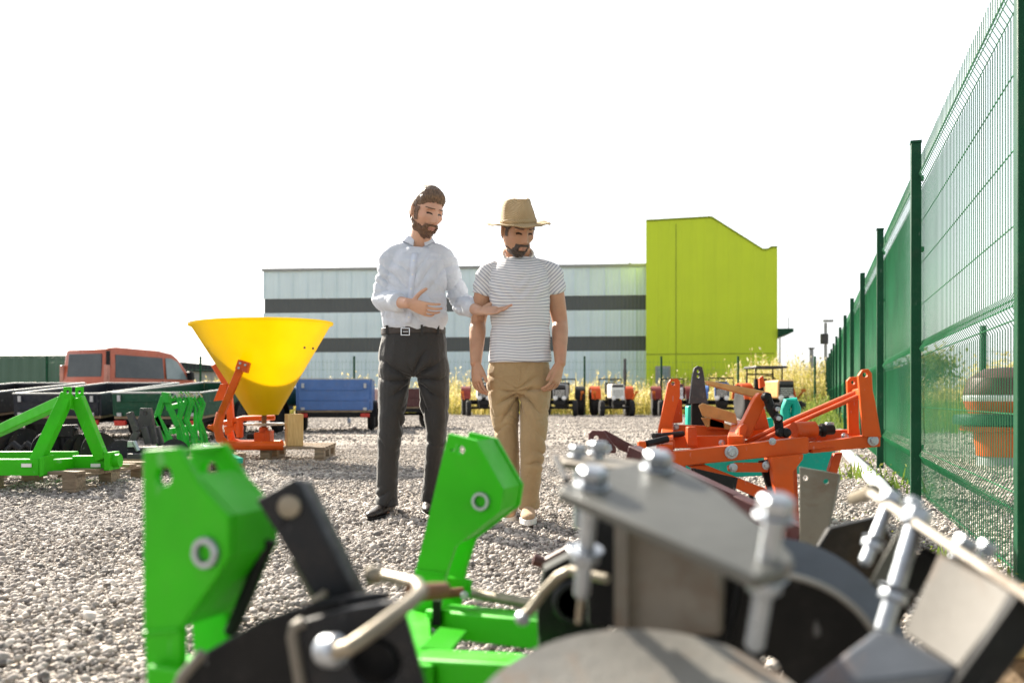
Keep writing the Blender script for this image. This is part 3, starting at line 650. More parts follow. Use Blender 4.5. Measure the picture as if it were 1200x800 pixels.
hp = b.xf(tilt).build('hopper', M['poly'], sp_, angle=50)
b = MB()
for a in (200, 215, 330, 345):
    d = Vector((math.cos(R(a)), math.sin(R(a)), 0)); q = hc + d * (R0 + (R1 - R0) * .72 + .006); q.z = zb + (zt - zb) * .72; b.hexhead(q, d, .014, .012)
b.build('bolt', M['darkgrey'], hp)
def sP(x, y, dY=0): return P(x, y, YS + dY)
b = MB(); b.tube([sP(285, 424, -.5), sP(259, 486, -.42)], .05, 4); o = b.build('front_arm', M['orange'], sp_, bevel=.008)
b = MB(); b.prism([sP(279, 421, -.56), sP(292, 425, -.56), sP(289, 437, -.56), sP(275, 432, -.56)], (0, .08, 0)); b.build('arm_bracket', M['orange2'], sp_, bevel=.004)
b = MB()
for x, y in ((281.5, 425.5), (287.5, 427.5), (280, 431)): b.hexhead(sP(x, y, -.56), (0, -1, 0), .013, .012)
b.build('bolt', M['zinc'], sp_)
b = MB(); b.tube([sP(252, 428, .35), sP(268, 455, .2), sP(271, 500, .2)], .05, 4); b.build('rear_arm', M['orange'], sp_, bevel=.008)
b = MB(); b.prism([sP(250, 470, -.1), sP(258, 450, -.1), sP(266, 449, -.1), sP(265, 468, -.1)], (0, .03, 0)); b.build('hitch_plate', M['orange'], sp_, bevel=.003)
b = MB(); b.tube([sP(259, 484, -.42), sP(255, 500, -.42), sP(258, 514, -.42), sP(266, 521, -.42), sP(280, 522, -.42), sP(332, 522, -.3)], .048, 10); b.build('base_tube', M['orange'], sp_)
b = MB(); b.tube([sP(268, 500, .4), sP(272, 516, .4), sP(282, 520, .4), sP(330, 520, .2)], .045, 10); b.build('base_tube', M['orange'], sp_)
b = MB(); b.prism([sP(242, 500, -.42), sP(252, 495, -.42), sP(252, 507, -.42)], (0, .06, 0)); b.cyl(sP(244, 500, -.42), sP(254, 500, -.42), .022, 10); b.build('lower_hitch_pin', M['orange'], sp_)
b = MB(); b.tube([sP(262, 496, .2), sP(285, 490, .2), sP(322, 489, .2)], .03, 8); b.tube([sP(281, 492, .2), sP(281, 512, .2)], .04, 8); b.prism([sP(262, 500, .18), sP(278, 495, .18), sP(285, 500, .18), sP(283, 513, .18), sP(278, 513, .18), sP(274, 503, .18), sP(264, 510, .18)], (0, .03, 0)); b.build('cross_frame', M['orange'], sp_)
b = MB(); b.cyl(sP(309.5, 485), sP(309.5, 508), .028, 12); b.build('agitator_shaft', M['rodrust'], sp_)
b = MB(); b.box(sP(309, 512), (.17, .16, .11)); b.cyl(sP(309, 507), sP(309, 500), .05, 14); b.box(sP(316, 511), (.05, .18, .13)); gb = b.build('gearbox', M['orange2'], sp_, bevel=.008)
b = MB(); b.cyl(sP(290, 511), sP(300, 511), .028, 12); b.build('input_shaft', M['black'], gb)
b = MB(); b.lathe([(.02, 0), (.2, .01), (.22, .03), (.2, .035), (.02, .02)], sP(309.5, 499), (0, 0, 1), 28); b.build('spinner_disc', M['alu'], sp_)
b = MB(); b.box((0, 0, 0), (.17, .17, .345)); o = b.build('timber_block', M['timber'], None, bevel=.006); place(o, G(344.5, 9.95) + Vector((0, 0, .144 + .174)), R(24))
tag(o, 'upright yellowish timber block on the pallet beside the yellow spreader', 'timber block')

# ================================================================ green three point hitch frame, left
YA = 6.7
hf = thing('three_point_hitch', 'bright green A shaped hitch frame on a wooden pallet at the left edge', 'hitch frame', G(60, YA))
def hP(x, y, d=0): return P(x, y, YA + d)
b = MB(); b.prism([hP(-40, 538, -.25), hP(46, 538, -.25), hP(46, 557, -.25), hP(-40, 557, -.25)], (0, .09, 0)); b.build('front_beam', M['green'], hf, bevel=.006)
b = MB(); b.prism([hP(46, 536, -.28), hP(52, 534, -.28), hP(52, 556, -.28), hP(46, 559, -.28)], (0, .13, 0)); b.build('end_plate', M['green'], hf, bevel=.003)
b = MB(); b.prism([hP(84, 534, .1), hP(126, 534, .1), hP(126, 551, .1), hP(84, 551, .1)], (0, .1, 0)); b.build('side_beam', M['green'], hf, bevel=.006)
b = MB(); b.bar(hP(50, 546, -.18), hP(86, 543, .15), .08, .085); b.build('joining_beam', M['green'], hf, bevel=.006)
b = MB(); b.bar(hP(-40, 533, .75), hP(90, 533, .75), .08, .06); b.build('rear_beam', M['green'], hf, bevel=.006)
b = MB(); b.prism([hP(122, 530, .04), hP(128, 530, .04), hP(128, 551, .04), hP(122, 551, .04)], (0, .18, 0)); b.build('end_plate', M['green'], hf, bevel=.003)
b = MB(); b.cyl(hP(126, 540, .12), hP(141, 539, .12), .05, 12); b.build('lower_pin', M['green'], hf)
b = MB(); b.bar(hP(43, 541, -.2), hP(80, 462, .02), .085, .075, (0, -1, 0)); b.build('front_leg', M['green'], hf, bevel=.006)
b = MB(); b.bar(hP(120, 538, .1), hP(91, 466, .06), .085, .075, (0, -1, 0)); b.build('side_leg', M['green'], hf, bevel=.006)
b = MB(); b.bar(hP(-30, 518, .8), hP(74, 470, .1), .08, .075, (0, 0, 1)); b.build('rear_brace', M['green'], hf, bevel=.006)
for x0, x1, d in ((74, 83, -.03), (88, 97, .08)):
    b = MB(); hole = [hP((x0 + x1) / 2, 459, d) + Vector((.014 * math.cos(a * .5236), 0, .014 * math.sin(a * .5236))) for a in range(12)]
    b.prism([hP(x0, 453, d), hP(x1, 453, d), hP(x1, 475, d), hP(x1 - 2, 479, d), hP(x0 + 2, 479, d), hP(x0, 475, d)], (0, .02, 0), [hole]); b.build('top_bracket', M['green'], hf, bevel=.003)
b = MB(); b.bar(hP(78, 473, .0), hP(92, 476, .1), .05, .06); b.build('bracket_tie', M['green'], hf, bevel=.004)
for x, d in ((31, -.26), (112, .09)):
    b = MB(); b.box(hP(x, 545, d), (.07, .006, .025)); b.build('label_plate', M['white'], hf)

# dark cultivator pieces
def tine(b, p, h, lean, w_=.05, up=1):
    p = Vector(p); b.tube([p, p + Vector((lean * .2, 0, h * .4)), p + Vector((lean * .7, .02, h * .8)), p + Vector((lean, .03, h))], [w_, w_ * .9, w_ * .8, w_ * .6], 5)
YC = 8.1
dc = thing('cultivator', 'dark grey cultivator with upright shanks on a pallet, beside the bright green cultivator', 'cultivator', G(175, YC))
def cP(x, y, d=0): return P(x, y, YC + d)
b = MB(); b.prism([cP(164, 478, .03), cP(176, 478, .03), cP(179, 496, .03), cP(178, 503, .03), cP(164, 503, .03), cP(162, 494, .03)], (0, .06, 0), [[cP(170, 484, .03) + Vector((.02 * math.cos(a), 0, .02 * math.sin(a))) for a in np.linspace(0, 6.28, 11)[:-1]]]); b.build('top_bracket', M['darkgrey'], dc, bevel=.004)
for x0, y0, x1, y1, d in ((152, 483, 160, 505, -.05), (161, 505, 153, 523, -.05), (169, 500, 174, 520, 0), (178, 498, 182, 520, .05), (183, 500, 189, 522, .1), (170, 481, 158, 512, .06)):
    b = MB(); b.bar(cP(x0, y0, d), cP(x1, y1, d), .055, .045, (0, -1, 0)); b.build('shank', M['darkgrey'], dc, bevel=.006)
b = MB(); b.bar(cP(146, 530, -.1), cP(212, 527, .3), .12, .08); b.bar(cP(150, 535, -.25), cP(205, 536, -.2), .09, .06); b.build('frame', M['darkgrey'], dc, bevel=.01)
for x, y, d in ((143, 530, -.2), (151, 533, -.15), (206, 528, .1)):
    b = MB(); b.dish(cP(x, y, d), (.5, -.7, .5), .12, .03); b.build('disc', M['blackmetal'], dc)
b = MB(); b.box(cP(155, 520, -.14), (.07, .03, .05)); b.cyl(cP(157, 517, -.15), cP(162, 528, -.15), .02, 8); b.build('clamp', M['zinc'], dc)
dh = thing('disc_harrow', 'black disc harrow pieces lying on gravel behind the green hitch frame', 'disc harrow', G(80, 8.6))
def kP(x, y, d=0): return P(x, y, 8.6 + d)
for x, y, d in ((96, 537, .2), (108, 534, .3), (118, 535, .1), (60, 534, .1), (20, 530, .2), (33, 530, .3)):
    b = MB(); b.dish(kP(x, y - 4, d), (.8, -.5, .15), .2, .04); b.build('disc', M['blackmetal'], dh)
b = MB(); b.bar(kP(-10, 531, .2), kP(125, 531, .25), .07, .07); b.build('axle_beam', M['black'], dh, bevel=.006)
for x in (66, 78, 84):
    b = MB(); b.tube([kP(x, 530, .2), kP(x - 3, 512, .2), kP(x + 4, 500, .2)], .035, 6); b.build('shank', M['blackmetal'], dh)
for x0 in (8, 24):
    b = MB(); b.tube([kP(x0, 528, .1), kP(x0 + 8, 520, .1), kP(x0 + 22, 531, .1)], .035, 8); b.build('spring_tine', M['blackmetal'], dh)
b = MB(); b.box(kP(79, 505, .22), (.17, .12, .12)); b.build('clamp_block', M['black'], dh, bevel=.01)
# bright green spring cultivator
YG = 8.9
gc = thing('cultivator', 'small bright green cultivator with a dense row of tines, left of the yellow spreader', 'cultivator', G(215, YG))
def gP(x, y, d=0): return P(x, y, YG + d)
for x0, y0, x1, y1, d in ((184, 487, 197, 522, -.1), (192, 464, 184, 488, -.1), (193, 464, 209, 500, -.08), (184, 488, 202, 520, -.1), (209, 500, 213, 523, 0)):
    b = MB(); b.bar(gP(x0, y0, d), gP(x1, y1, d), .05, .05, (0, -1, 0)); b.build('hitch_bar', M['green_light'], gc, bevel=.006)
b = MB(); b.prism([gP(189, 459, -.14), gP(197, 460, -.14), gP(198, 472, -.14), gP(190, 472, -.14)], (0, .08, 0)); b.build('top_bracket', M['green_light'], gc, bevel=.004)
b = MB(); b.bar(gP(186, 521, -.15), gP(244, 521, .5), .06, .06); b.bar(gP(200, 505, .3), gP(236, 500, .6), .06, .06); b.bar(gP(197, 478, .1), gP(226, 470, .5), .05, .05); b.build('frame', M['green_light'], gc, bevel=.006)
for k in range(9):
    x = 206 + 3.6 * k + random.uniform(-1.6, 1.6); d = .02 + .06 * k + random.uniform(-.05, .05); jz = random.uniform(-4, 5)
    b = MB(); b.tube([gP(x - 6 - jz * .4, 470 + jz, d), gP(x, 462 + jz * .7, d), gP(x + 6, 474 + jz, d), gP(x + 2 + jz * .7, 492, d), gP(x + 8, 512 + jz, d), gP(x + 11 + jz * .5, 530, d)], .016, 6); ti = b.build('tine', M['green_light'], gc)
    b = MB(); b.tube([gP(x - 4, 466, d - .03), gP(x, 461, d - .03), gP(x + 3, 465, d - .03)], .011, 6); b.build('clip', M['zinc'], ti)
b = MB(); b.bar(gP(240, 524, -.3), gP(281, 540, -.6), .08, .05); b.build('tow_bar', M['teal'], gc, bevel=.006)
for k in range(4):
    b = MB(); b.cyl(gP(228 + k * 6, 515 + 3 * k, .1), gP(231 + k * 6, 530 + 2 * k, .0), .03, 10); b.build('foot', M['green_light'], gc)
# orange spreader beyond the tall fence
o2 = thing('fertiliser_spreader', 'small orange and brown spreader on a grey drum beyond the tall mesh fence', 'spreader', G(1178, 9))
def oP(x, y): return P(x, y, 9)
c0 = oP(1180, 500); c0.z = 0; k9 = 9 / F
zz = lambda y: P(0, y, 9).z
b = MB(); b.lathe([(.01, zz(430)), (.2, zz(432)), (.34, zz(443)), (.39, zz(460)), (.385, zz(463))], c0, (0, 0, 1), 40); b.build('lid', M['maroon'], o2)
b = MB(); b.lathe([(.392, zz(463)), (.395, zz(466)), (.385, zz(470))], c0, (0, 0, 1), 40); b.build('lid_band', M['alu'], o2)
b = MB(); b.lathe([(.385, zz(470)), (.37, zz(476)), (.34, zz(484)), (.2, zz(485))], c0, (0, 0, 1), 40); b.build('hopper', M['orange2'], o2)
b = MB(); b.lathe([(.2, zz(486)), (.47, zz(486)), (.48, zz(490)), (.48, zz(497)), (.2, zz(498))], c0, (0, 0, 1), 40); b.build('tray', M['bottle'], o2)
b = MB(); b.lathe([(.42, zz(499)), (.42, zz(504)), (.30, zz(506)), (.27, zz(534))], c0, (0, 0, 1), 40); b.build('base_drum', M['orange'], o2)
b = MB(); b.lathe([(.26, zz(534)), (.27, 0.0)], c0, (0, 0, 1), 32); b.build('pedestal', M['grey'], o2)
# ================================================================ people
def crom(pts, vals, sub):
    """Catmull-Rom resample of points and value rows"""
    A = [np.array(list(p) + list(v), float) for p, v in zip(pts, vals)]; out = []
    for i in range(len(A) - 1):
        p0, p1, p2, p3 = A[max(i - 1, 0)], A[i], A[i + 1], A[min(i + 2, len(A) - 1)]
        for k in range(sub):
            t = k / sub
            out.append(.5 * ((2 * p1) + (-p0 + p2) * t + (2 * p0 - 5 * p1 + 4 * p2 - p3) * t * t + (-p0 + 3 * p1 - 3 * p2 + p3) * t ** 3))
    out.append(A[-1]); return out
def limb(b, pts, radii, side=(1, 0, 0), sub=5, n=18, cap=True):
    """closed elliptical loft; radii rows (r_side, r_depth)"""
    rad = [(r, r) if isinstance(r, (int, float)) else r for r in radii]
    Q = crom(pts, rad, sub); C = [Vector(q[:3]) for q in Q]; side = Vector(side); vs = []; m = len(Q)
    rows = []
    for i in range(m):
        t = (C[min(i + 1, m - 1)] - C[max(i - 1, 0)]).normalized()
        a = (side - t * side.dot(t)).normalized(); c = t.cross(a)
        rows.append((C[i], a * max(Q[i][3], .001), c * max(Q[i][4], .001), t))
    if cap:
        pre = []; post = []
        for s in (.3, .7, .95):
            c0, a0, d0, t0 = rows[0]; e = min(a0.length, d0.length) * .8
            pre.append((c0 - t0 * e * s, a0 * math.sqrt(1 - s * s), d0 * math.sqrt(1 - s * s), t0))
            c1, a1, d1, t1 = rows[-1]; e = min(a1.length, d1.length) * .8
            post.append((c1 + t1 * e * s, a1 * math.sqrt(1 - s * s), d1 * math.sqrt(1 - s * s), t1))
        rows = pre[::-1] + rows + post
    m = len(rows)
    for c, a, d, t in rows: vs += [c + a * math.cos(2 * math.pi * k / n) + d * math.sin(2 * math.pi * k / n) for k in range(n)]
    fs = [(i * n + k, i * n + (k + 1) % n, (i + 1) * n + (k + 1) % n, (i + 1) * n + k) for i in range(m - 1) for k in range(n)]
    fs += [tuple(range(n))[::-1], tuple((m - 1) * n + k for k in range(n))]
    b.add(vs, fs)
def hand(b, wrist, d, nrm, thumb_side, curl, spread=.06, size=1.0, thumb_dir=None, thumb_open=.8):
    """wrist point, finger direction, palm normal, lateral vector sign towards the thumb"""
    w0 = Vector(wrist); d = Vector(d).normalized(); nrm = Vector(nrm); nrm = (nrm - d * nrm.dot(d)).normalized(); lat = d.cross(nrm).normalized() * thumb_side
    s = size
    limb(b, [w0 - d * .02 * s, w0 + d * .02 * s, w0 + d * .06 * s, w0 + d * .095 * s], [(.026 * s, .019 * s), (.034 * s, .018 * s), (.041 * s, .016 * s), (.039 * s, .012 * s)], lat, 3, 14)
    L = [.083, .092, .086, .068]; offs = [.034, .0115, -.0115, -.033]
    for k in range(4):
        base = w0 + d * (.086 + (.006 if k in (1, 2) else 0)) * s + lat * offs[k] * s
        fd = (d + lat * spread * (1.5 - k)).normalized(); pts = [base - fd * .015 * s]; p = base; ang = 0
        cv = curl[k] if isinstance(curl, (list, tuple)) else curl
        for seg, fr in enumerate((.45, .3, .25)):
            ang += cv * (.7 if seg == 0 else 1.0); dd = fd * math.cos(ang) + nrm * math.sin(ang)
            pts.append(p.copy()); p = p + dd * L[k] * fr * s
        pts.append(p); r0 = (.0086, .009, .0086, .0076)[k] * s
        limb(b, pts, [r0, r0, r0 * .95, r0 * .88, r0 * .75], lat, 2, 10)
    tb = w0 + d * .022 * s + lat * .026 * s + nrm * .006 * s
    td = (Vector(thumb_dir).normalized() if thumb_dir else (lat * thumb_open + d * .7 + nrm * .35).normalized())
    p1 = tb + td * .038 * s; p2 = p1 + (td * .9 + d * .25).normalized() * .029 * s; p3 = p2 + (td * .75 + d * .4).normalized() * .022 * s
    limb(b, [tb - td * .012 * s, tb, p1, p2, p3], [.013 * s, .0145 * s, .0115 * s, .0105 * s, .008 * s], nrm, 2, 10)

# ---- head: local space, face towards -Y, centre at the origin, z up
def gauss(p, c, s): return np.exp(-(((p - np.array(c)) / np.array(s)) ** 2).sum(-1))
def head_points(nu=112, nvv=84):
    u = np.linspace(0, 2 * np.pi, nu, endpoint=False); v = np.linspace(-np.pi / 2, np.pi / 2, nvv)
    U, Vv = np.meshgrid(u, v); D = np.stack([np.cos(Vv) * np.cos(U), np.cos(Vv) * np.sin(U), np.sin(Vv)], -1).reshape(-1, 3)
    p = D * np.array([.0765, .099, .120]); x, y, z = p.T.copy()
    lo = np.clip(-z / .12, 0, 1)
    sx = 1 - .27 * lo ** 1.5; x = x * sx
    front = np.clip(-y / .09, 0, 1)
    y = np.where(y > 0, y * (1 - .42 * lo ** 1.2), y * (1 + .02 * lo))           # neck side of the skull
    y = y - .012 * lo * front                                                   # jaw forward
    y = np.where((y < 0) & (z > -.05), y * (1 - .06 * front * np.clip(1 - abs(z - .01) / .07, 0, 1)), y)
    p = np.stack([x, y, z], -1)
    def push(c, s, vec):
        nonlocal p
        g = gauss(p, c, s)[:, None]; p = p + g * np.array(vec)
    for sx_ in (1, -1):
        push((.031 * sx_, -.086, .018), (.017, .03, .011), (0, .0165, 0))          # eye sockets
        push((.031 * sx_, -.084, .014), (.012, .03, .006), (0, -.004, 0))          # lids
        push((.028 * sx_, -.092, .036), (.020, .03, .008), (0, -.0105, -.001))     # brows
        push((.050 * sx_, -.068, -.012), (.018, .03, .016), (.004 * sx_, -.006, 0)) # cheekbones
        push((.046 * sx_, -.06, -.052), (.016, .04, .02), (-.007 * sx_, .005, 0))   # hollow cheeks
        push((.058 * sx_, -.02, -.075), (.014, .04, .018), (.006 * sx_, 0, 0))      # jaw corner
        push((.011 * sx_, -.10, -.030), (.007, .03, .007), (.003 * sx_, -.007, 0))  # nostril wings
    push((0, -.093, .012), (.009, .04, .018), (0, -.016, 0))
    push((0, -.094, -.012), (.010, .04, .016), (0, -.018, 0))
    push((0, -.096, -.026), (.010, .05, .009), (0, -.017, -.003))
    push((0, -.095, -.060), (.022, .04, .006), (0, -.0075, 0)); push((0, -.095, -.072), (.018, .04, .005), (0, -.0065, 0))
    push((0, -.098, -.066), (.022, .04, .0028), (0, .005, 0)); push((0, -.095, -.084), (.022, .04, .007), (0, .004, 0))
    push((0, -.088, -.104), (.022, .04, .014), (0, -.010, 0))
    idx = np.arange(nu * nvv).reshape(nvv, nu); Fq = np.stack([idx[:-1], np.roll(idx[:-1], -1, 1), np.roll(idx[1:], -1, 1), idx[1:]], -1).reshape(-1, 4)
    return p, Fq
HP_, HF_ = head_points()
def np_normals(p, Fq):
    n = np.zeros_like(p); fn_ = np.cross(p[Fq[:, 2]] - p[Fq[:, 0]], p[Fq[:, 3]] - p[Fq[:, 1]])
    for k in range(4): np.add.at(n, Fq[:, k], fn_)
    return n / np.maximum(np.linalg.norm(n, axis=1), 1e-9)[:, None]
HN_ = np_normals(HP_, HF_)
def shell(name, thick, m, mat4, parent, rough=.0025, seed=0):
    """hair or beard grown from the scalp wherever thick > 0"""
    q = np.random.default_rng(seed); t = thick.copy()
    ns = np.array([noise.noise(Vector(v) * 38 + Vector((seed, 0, 0))) + .6 * noise.noise(Vector(v) * 90) for v in HP_])
    keep = (t[HF_] > 0).all(1)
    off = np.where(t > .0015, t + ns * rough * np.clip(t / .006, 0, 1.6), -.001)
    p = HP_ + HN_ * off[:, None]; M4 = np.array(mat4); pw = p @ M4[:3, :3].T + M4[:3, 3]
    f = HF_[keep]; used = np.unique(f); mp = -np.ones(len(p), int); mp[used] = np.arange(len(used))
    o = np_mesh(name, pw[used], mp[f], m, None, parent, smooth=True); return o
def remesh(b, name, mats, parent, vox, smooth_it=6, fac=.5, post=None):
    me = bpy.data.meshes.new('tmp'); me.from_pydata([tuple(v) for v in b.v], [], b.f)
    bm = bmesh.new(); bm.from_mesh(me); bmesh.ops.recalc_face_normals(bm, faces=bm.faces); bm.to_mesh(me); bm.free()
    o = bpy.data.objects.new('tmp', me); COL.objects.link(o)
    r = o.modifiers.new('r', 'REMESH'); r.mode = 'VOXEL'; r.voxel_size = vox; r.adaptivity = 0
    s = o.modifiers.new('s', 'SMOOTH'); s.iterations = smooth_it; s.factor = fac
    dg = bpy.context.evaluated_depsgraph_get(); nm = bpy.data.meshes.new_from_object(o.evaluated_get(dg)); nm.name = name
    bpy.data.objects.remove(o); bpy.data.meshes.remove(me)
    nv = len(nm.vertices); co = np.empty(nv * 3, np.float32); nm.vertices.foreach_get('co', co); co = co.reshape(-1, 3).astype(float)
    no = np.empty(nv * 3, np.float32); nm.vertices.foreach_get('normal', no); no = no.reshape(-1, 3)
    if post:
        co2 = post(co, no, nm)
        if co2 is not None: nm.vertices.foreach_set('co', co2.astype(np.float32).ravel()); nm.update()
    nm.polygons.foreach_set('use_smooth', [True] * len(nm.polygons))
    nm.materials.clear()
    for m in mats: nm.materials.append(m)
    ob = bpy.data.objects.new(name, nm); COL.objects.link(ob)
    if parent:
        ob.parent = parent
        if parent.name in ORG: ob.matrix_parent_inverse = Matrix.Translation(-ORG[parent.name])
    return ob
def crease(s): return 1.6 * np.abs(np.sin(s / 2)) ** .55 - 1.0
def fmask(co, s=5, off=60): return np.clip(.45 + 1.5 * vnoise(co, (s, s, s), off), 0, 1.15)
def vnoise(co, sc_, off=0):
    return np.array([noise.noise(Vector((c[0] * sc_[0] + off, c[1] * sc_[1], c[2] * sc_[2]))) for c in co])
def ridged(co, sc_, off=0): return 1 - 2 * np.abs(vnoise(co, sc_, off))

# skin, hair and cloth
def skin_mat(name, col):
    t = NT(name); c = t.ramp(t.noise(14, 5), [(.3, tuple(k * .86 for k in col)), (.7, tuple(min(1, k * 1.06) for k in col))])
    c = t.mix(t.ramp(t.noise(6), [(.5, 0), (.75, .35)]), c, (col[0] * 1.05, col[1] * .75, col[2] * .7))
    t.set(Base_Color=c, Roughness=.48); t.b.inputs['Subsurface Weight'].default_value = .12; t.b.inputs['Subsurface Radius'].default_value = (.02, .008, .004); t.b.inputs['Subsurface Scale'].default_value = .4
    t.bump(t.noise(160, 4), .12, .002); return t.m
M['skin1'] = skin_mat('fair_skin', (.56, .33, .225)); M['skin2'] = skin_mat('tanned_skin', (.46, .25, .15))
M['lip'] = skin_mat('lips', (.40, .20, .145)); M['lash'] = paint('eyelashes', (.035, .022, .016), .6, .1, grime=0)
def hair_mat(name, a, b_):
    t = NT(name); mp = t.n.new('ShaderNodeMapping'); mp.inputs['Scale'].default_value = (1, .35, .5); t.l(t.co, mp.inputs[0])
    g = t.noise(150, 5, .6, mp.outputs[0], .5); t.set(Base_Color=t.ramp(g, [(.3, a), (.7, b_)]), Roughness=.5); t.bump(g, .7, .006); return t.m
M['hair1'] = hair_mat('brown_hair', (.035, .02, .012), (.21, .125, .07)); M['hair2'] = hair_mat('dark_hair', (.03, .018, .012), (.10, .06, .035))
M['beard1'] = hair_mat('brown_beard', (.055, .026, .013), (.17, .085, .04)); M['beard2'] = hair_mat('dark_beard', (.022, .014, .010), (.075, .045, .03))
def cloth(name, col, weave=420, var=.08, rough=.85, fold=.25, sheen=.15):
    t = NT(name); c = t.ramp(t.noise(9, 6), [(.3, tuple(k * (1 - var) for k in col)), (.7, tuple(min(1, k * (1 + var)) for k in col))])
    t.set(Base_Color=c, Roughness=rough); t.b.inputs['Sheen Weight'].default_value = sheen; t.b.inputs['Sheen Roughness'].default_value = .35
    h = t.math('ADD', t.math('MULTIPLY', t.noise(weave, 2), .25), t.noise(26, 5, .6, None, 1.2)); t.bump(h, fold, .012); return t.m
M['shirt'] = cloth('pale_blue_shirt_cotton', (.60, .64, .71), fold=.75); M['collar'] = cloth('shirt_collar', (.58, .63, .73), fold=.15)
M['trousers'] = cloth('charcoal_trousers', (.019, .018, .0175), fold=.4, sheen=.35, rough=.7); M['chino'] = cloth('tan_chino', (.38, .26, .13), fold=.55, sheen=.3)
M['leather'] = paint('black_leather', (.022, .018, .017), .32, .25, scale=20, grime=.2); M['belt'] = paint('belt_leather', (.035, .025, .02), .4, .25, scale=20)
M['sneaker'] = cloth('tan_sneaker', (.44, .29, .17)); M['sole'] = paint('white_sole', (.78, .75, .70), .55, .08, scale=20); M['lace'] = cloth('coral_lace', (.60, .22, .12))
t = NT('striped_cotton'); sv = t.attr('stripe')
st = t.math('FRACT', t.math('DIVIDE', sv, .0150)); ln = t.ramp(st, [(.0, 0), (.06, 1), (.33, 1), (.40, 0)])
c = t.mix(ln, (.68, .68, .69), (.30, .32, .38)); t.set(Base_Color=t.mix(t.ramp(t.noise(9, 6), [(.4, 0), (.7, .12)]), c, (.5, .5, .52)), Roughness=.9)
t.bump(t.noise(24, 5, .6, None, 1.2), .3, .012); M['stripe'] = t.m
t = NT('woven_straw'); wv = t.n.new('ShaderNodeTexWave'); wv.inputs['Scale'].default_value = 55; wv.inputs['Distortion'].default_value = 1.5; wv.bands_direction = 'Z'; t.l(t.co, wv.inputs['Vector'])
w2 = t.n.new('ShaderNodeTexWave'); w2.inputs['Scale'].default_value = 60; w2.inputs['Distortion'].default_value = 2; w2.bands_direction = 'DIAGONAL'; t.l(t.co, w2.inputs['Vector'])
g = t.math('MULTIPLY', wv.outputs['Fac'], w2.outputs['Fac'])
c = t.ramp(g, [(.0, (.42, .30, .16)), (.5, (.64, .49, .28)), (1, (.76, .62, .40))]); c = t.mix(t.ramp(t.noise(18, 4), [(.4, 0), (.7, .5)]), c, (.40, .26, .12))
t.set(Base_Color=c, Roughness=.75); t.bump(g, .5, .004)
tr = t.n.new('ShaderNodeBsdfTranslucent'); t.l(c, tr.inputs[0]); mx = t.n.new('ShaderNodeMixShader'); mx.inputs[0].default_value = .2
t.l(t.b.outputs[0], mx.inputs[1]); t.l(tr.outputs[0], mx.inputs[2]); t.l(mx.outputs[0], t.out.inputs[0]); M['straw'] = t.m

def ear(b, H, sx):
    n = 14; vs = []
    c = Vector((sx * .077, .012, .004)); rot = Matrix.Rotation(R(-12), 3, 'X') @ Matrix.Rotation(R(sx * 22), 3, 'Z')
    for i in range(9):
        ph = -math.pi / 2 + math.pi * i / 8
        for k in range(n):
            a = 2 * math.pi * k / n
            vs.append(H @ (c + rot @ Vector((.009 * math.cos(ph) * math.cos(a) + sx * .004, .0185 * math.cos(ph) * math.sin(a), .033 * math.sin(ph)))))
    b.add(vs, [(i * n + k, i * n + (k + 1) % n, (i + 1) * n + (k + 1) % n, (i + 1) * n + k) for i in range(8) for k in range(n)] + [tuple(range(n))[::-1], tuple(8 * n + k for k in range(n))])
def body_post(H, lid=.004):
    Hi = np.array(H.inverted())
    def f(co, no, nm):
        p = co @ Hi[:3, :3].T + Hi[:3, 3]
        nf = len(nm.polygons); cen = np.empty(nf * 3, np.float32); nm.polygons.foreach_get('center', cen); cen = cen.reshape(-1, 3) @ Hi[:3, :3].T + Hi[:3, 3]
        mi = np.zeros(nf, np.int32); fr = cen[:, 1] < -.05
        lip = fr & (((cen[:, 0] / .024) ** 2 + ((cen[:, 2] + .066) / .0095) ** 2) < 1); mi[lip] = 1
        for sx in (1, -1):
            e = fr & (np.abs(cen[:, 0] - sx * .031) < .0145) & (np.abs(cen[:, 2] - .010 + 14 * (cen[:, 0] - sx * .031) ** 2) < lid); mi[e] = 2
        nm.materials.clear(); f.mi = mi; f.nm = nm
        return None
    return f
def set_mi(ob, f): ob.data.polygons.foreach_set('material_index', f.mi); ob.data.update()
def headM(px, py, Y, yaw, pitch, roll, s):
    return Matrix.Translation(P(px, py, Y)) @ Matrix.Rotation(R(yaw), 4, 'Z') @ Matrix.Rotation(R(roll), 4, 'Y') @ Matrix.Rotation(R(pitch), 4, 'X') @ Matrix.Scale(s, 4)
hx, hy, hz = HP_.T; ramp01 = lambda a, lo, hi: np.clip((a - lo) / (hi - lo), 0, 1)
def brows(H, m, parent, th=.004):
    for sx in (1, -1):
        zc = .036 - 4.5 * (np.abs(hx) - .030) ** 2
        t_ = np.where((hy < -.04) & (hx * sx > .010) & (hx * sx < .053) & (np.abs(hz - zc) < .0046), th * .5, -1)
        shell('eyebrow', t_, m, H, parent, .001, 3)
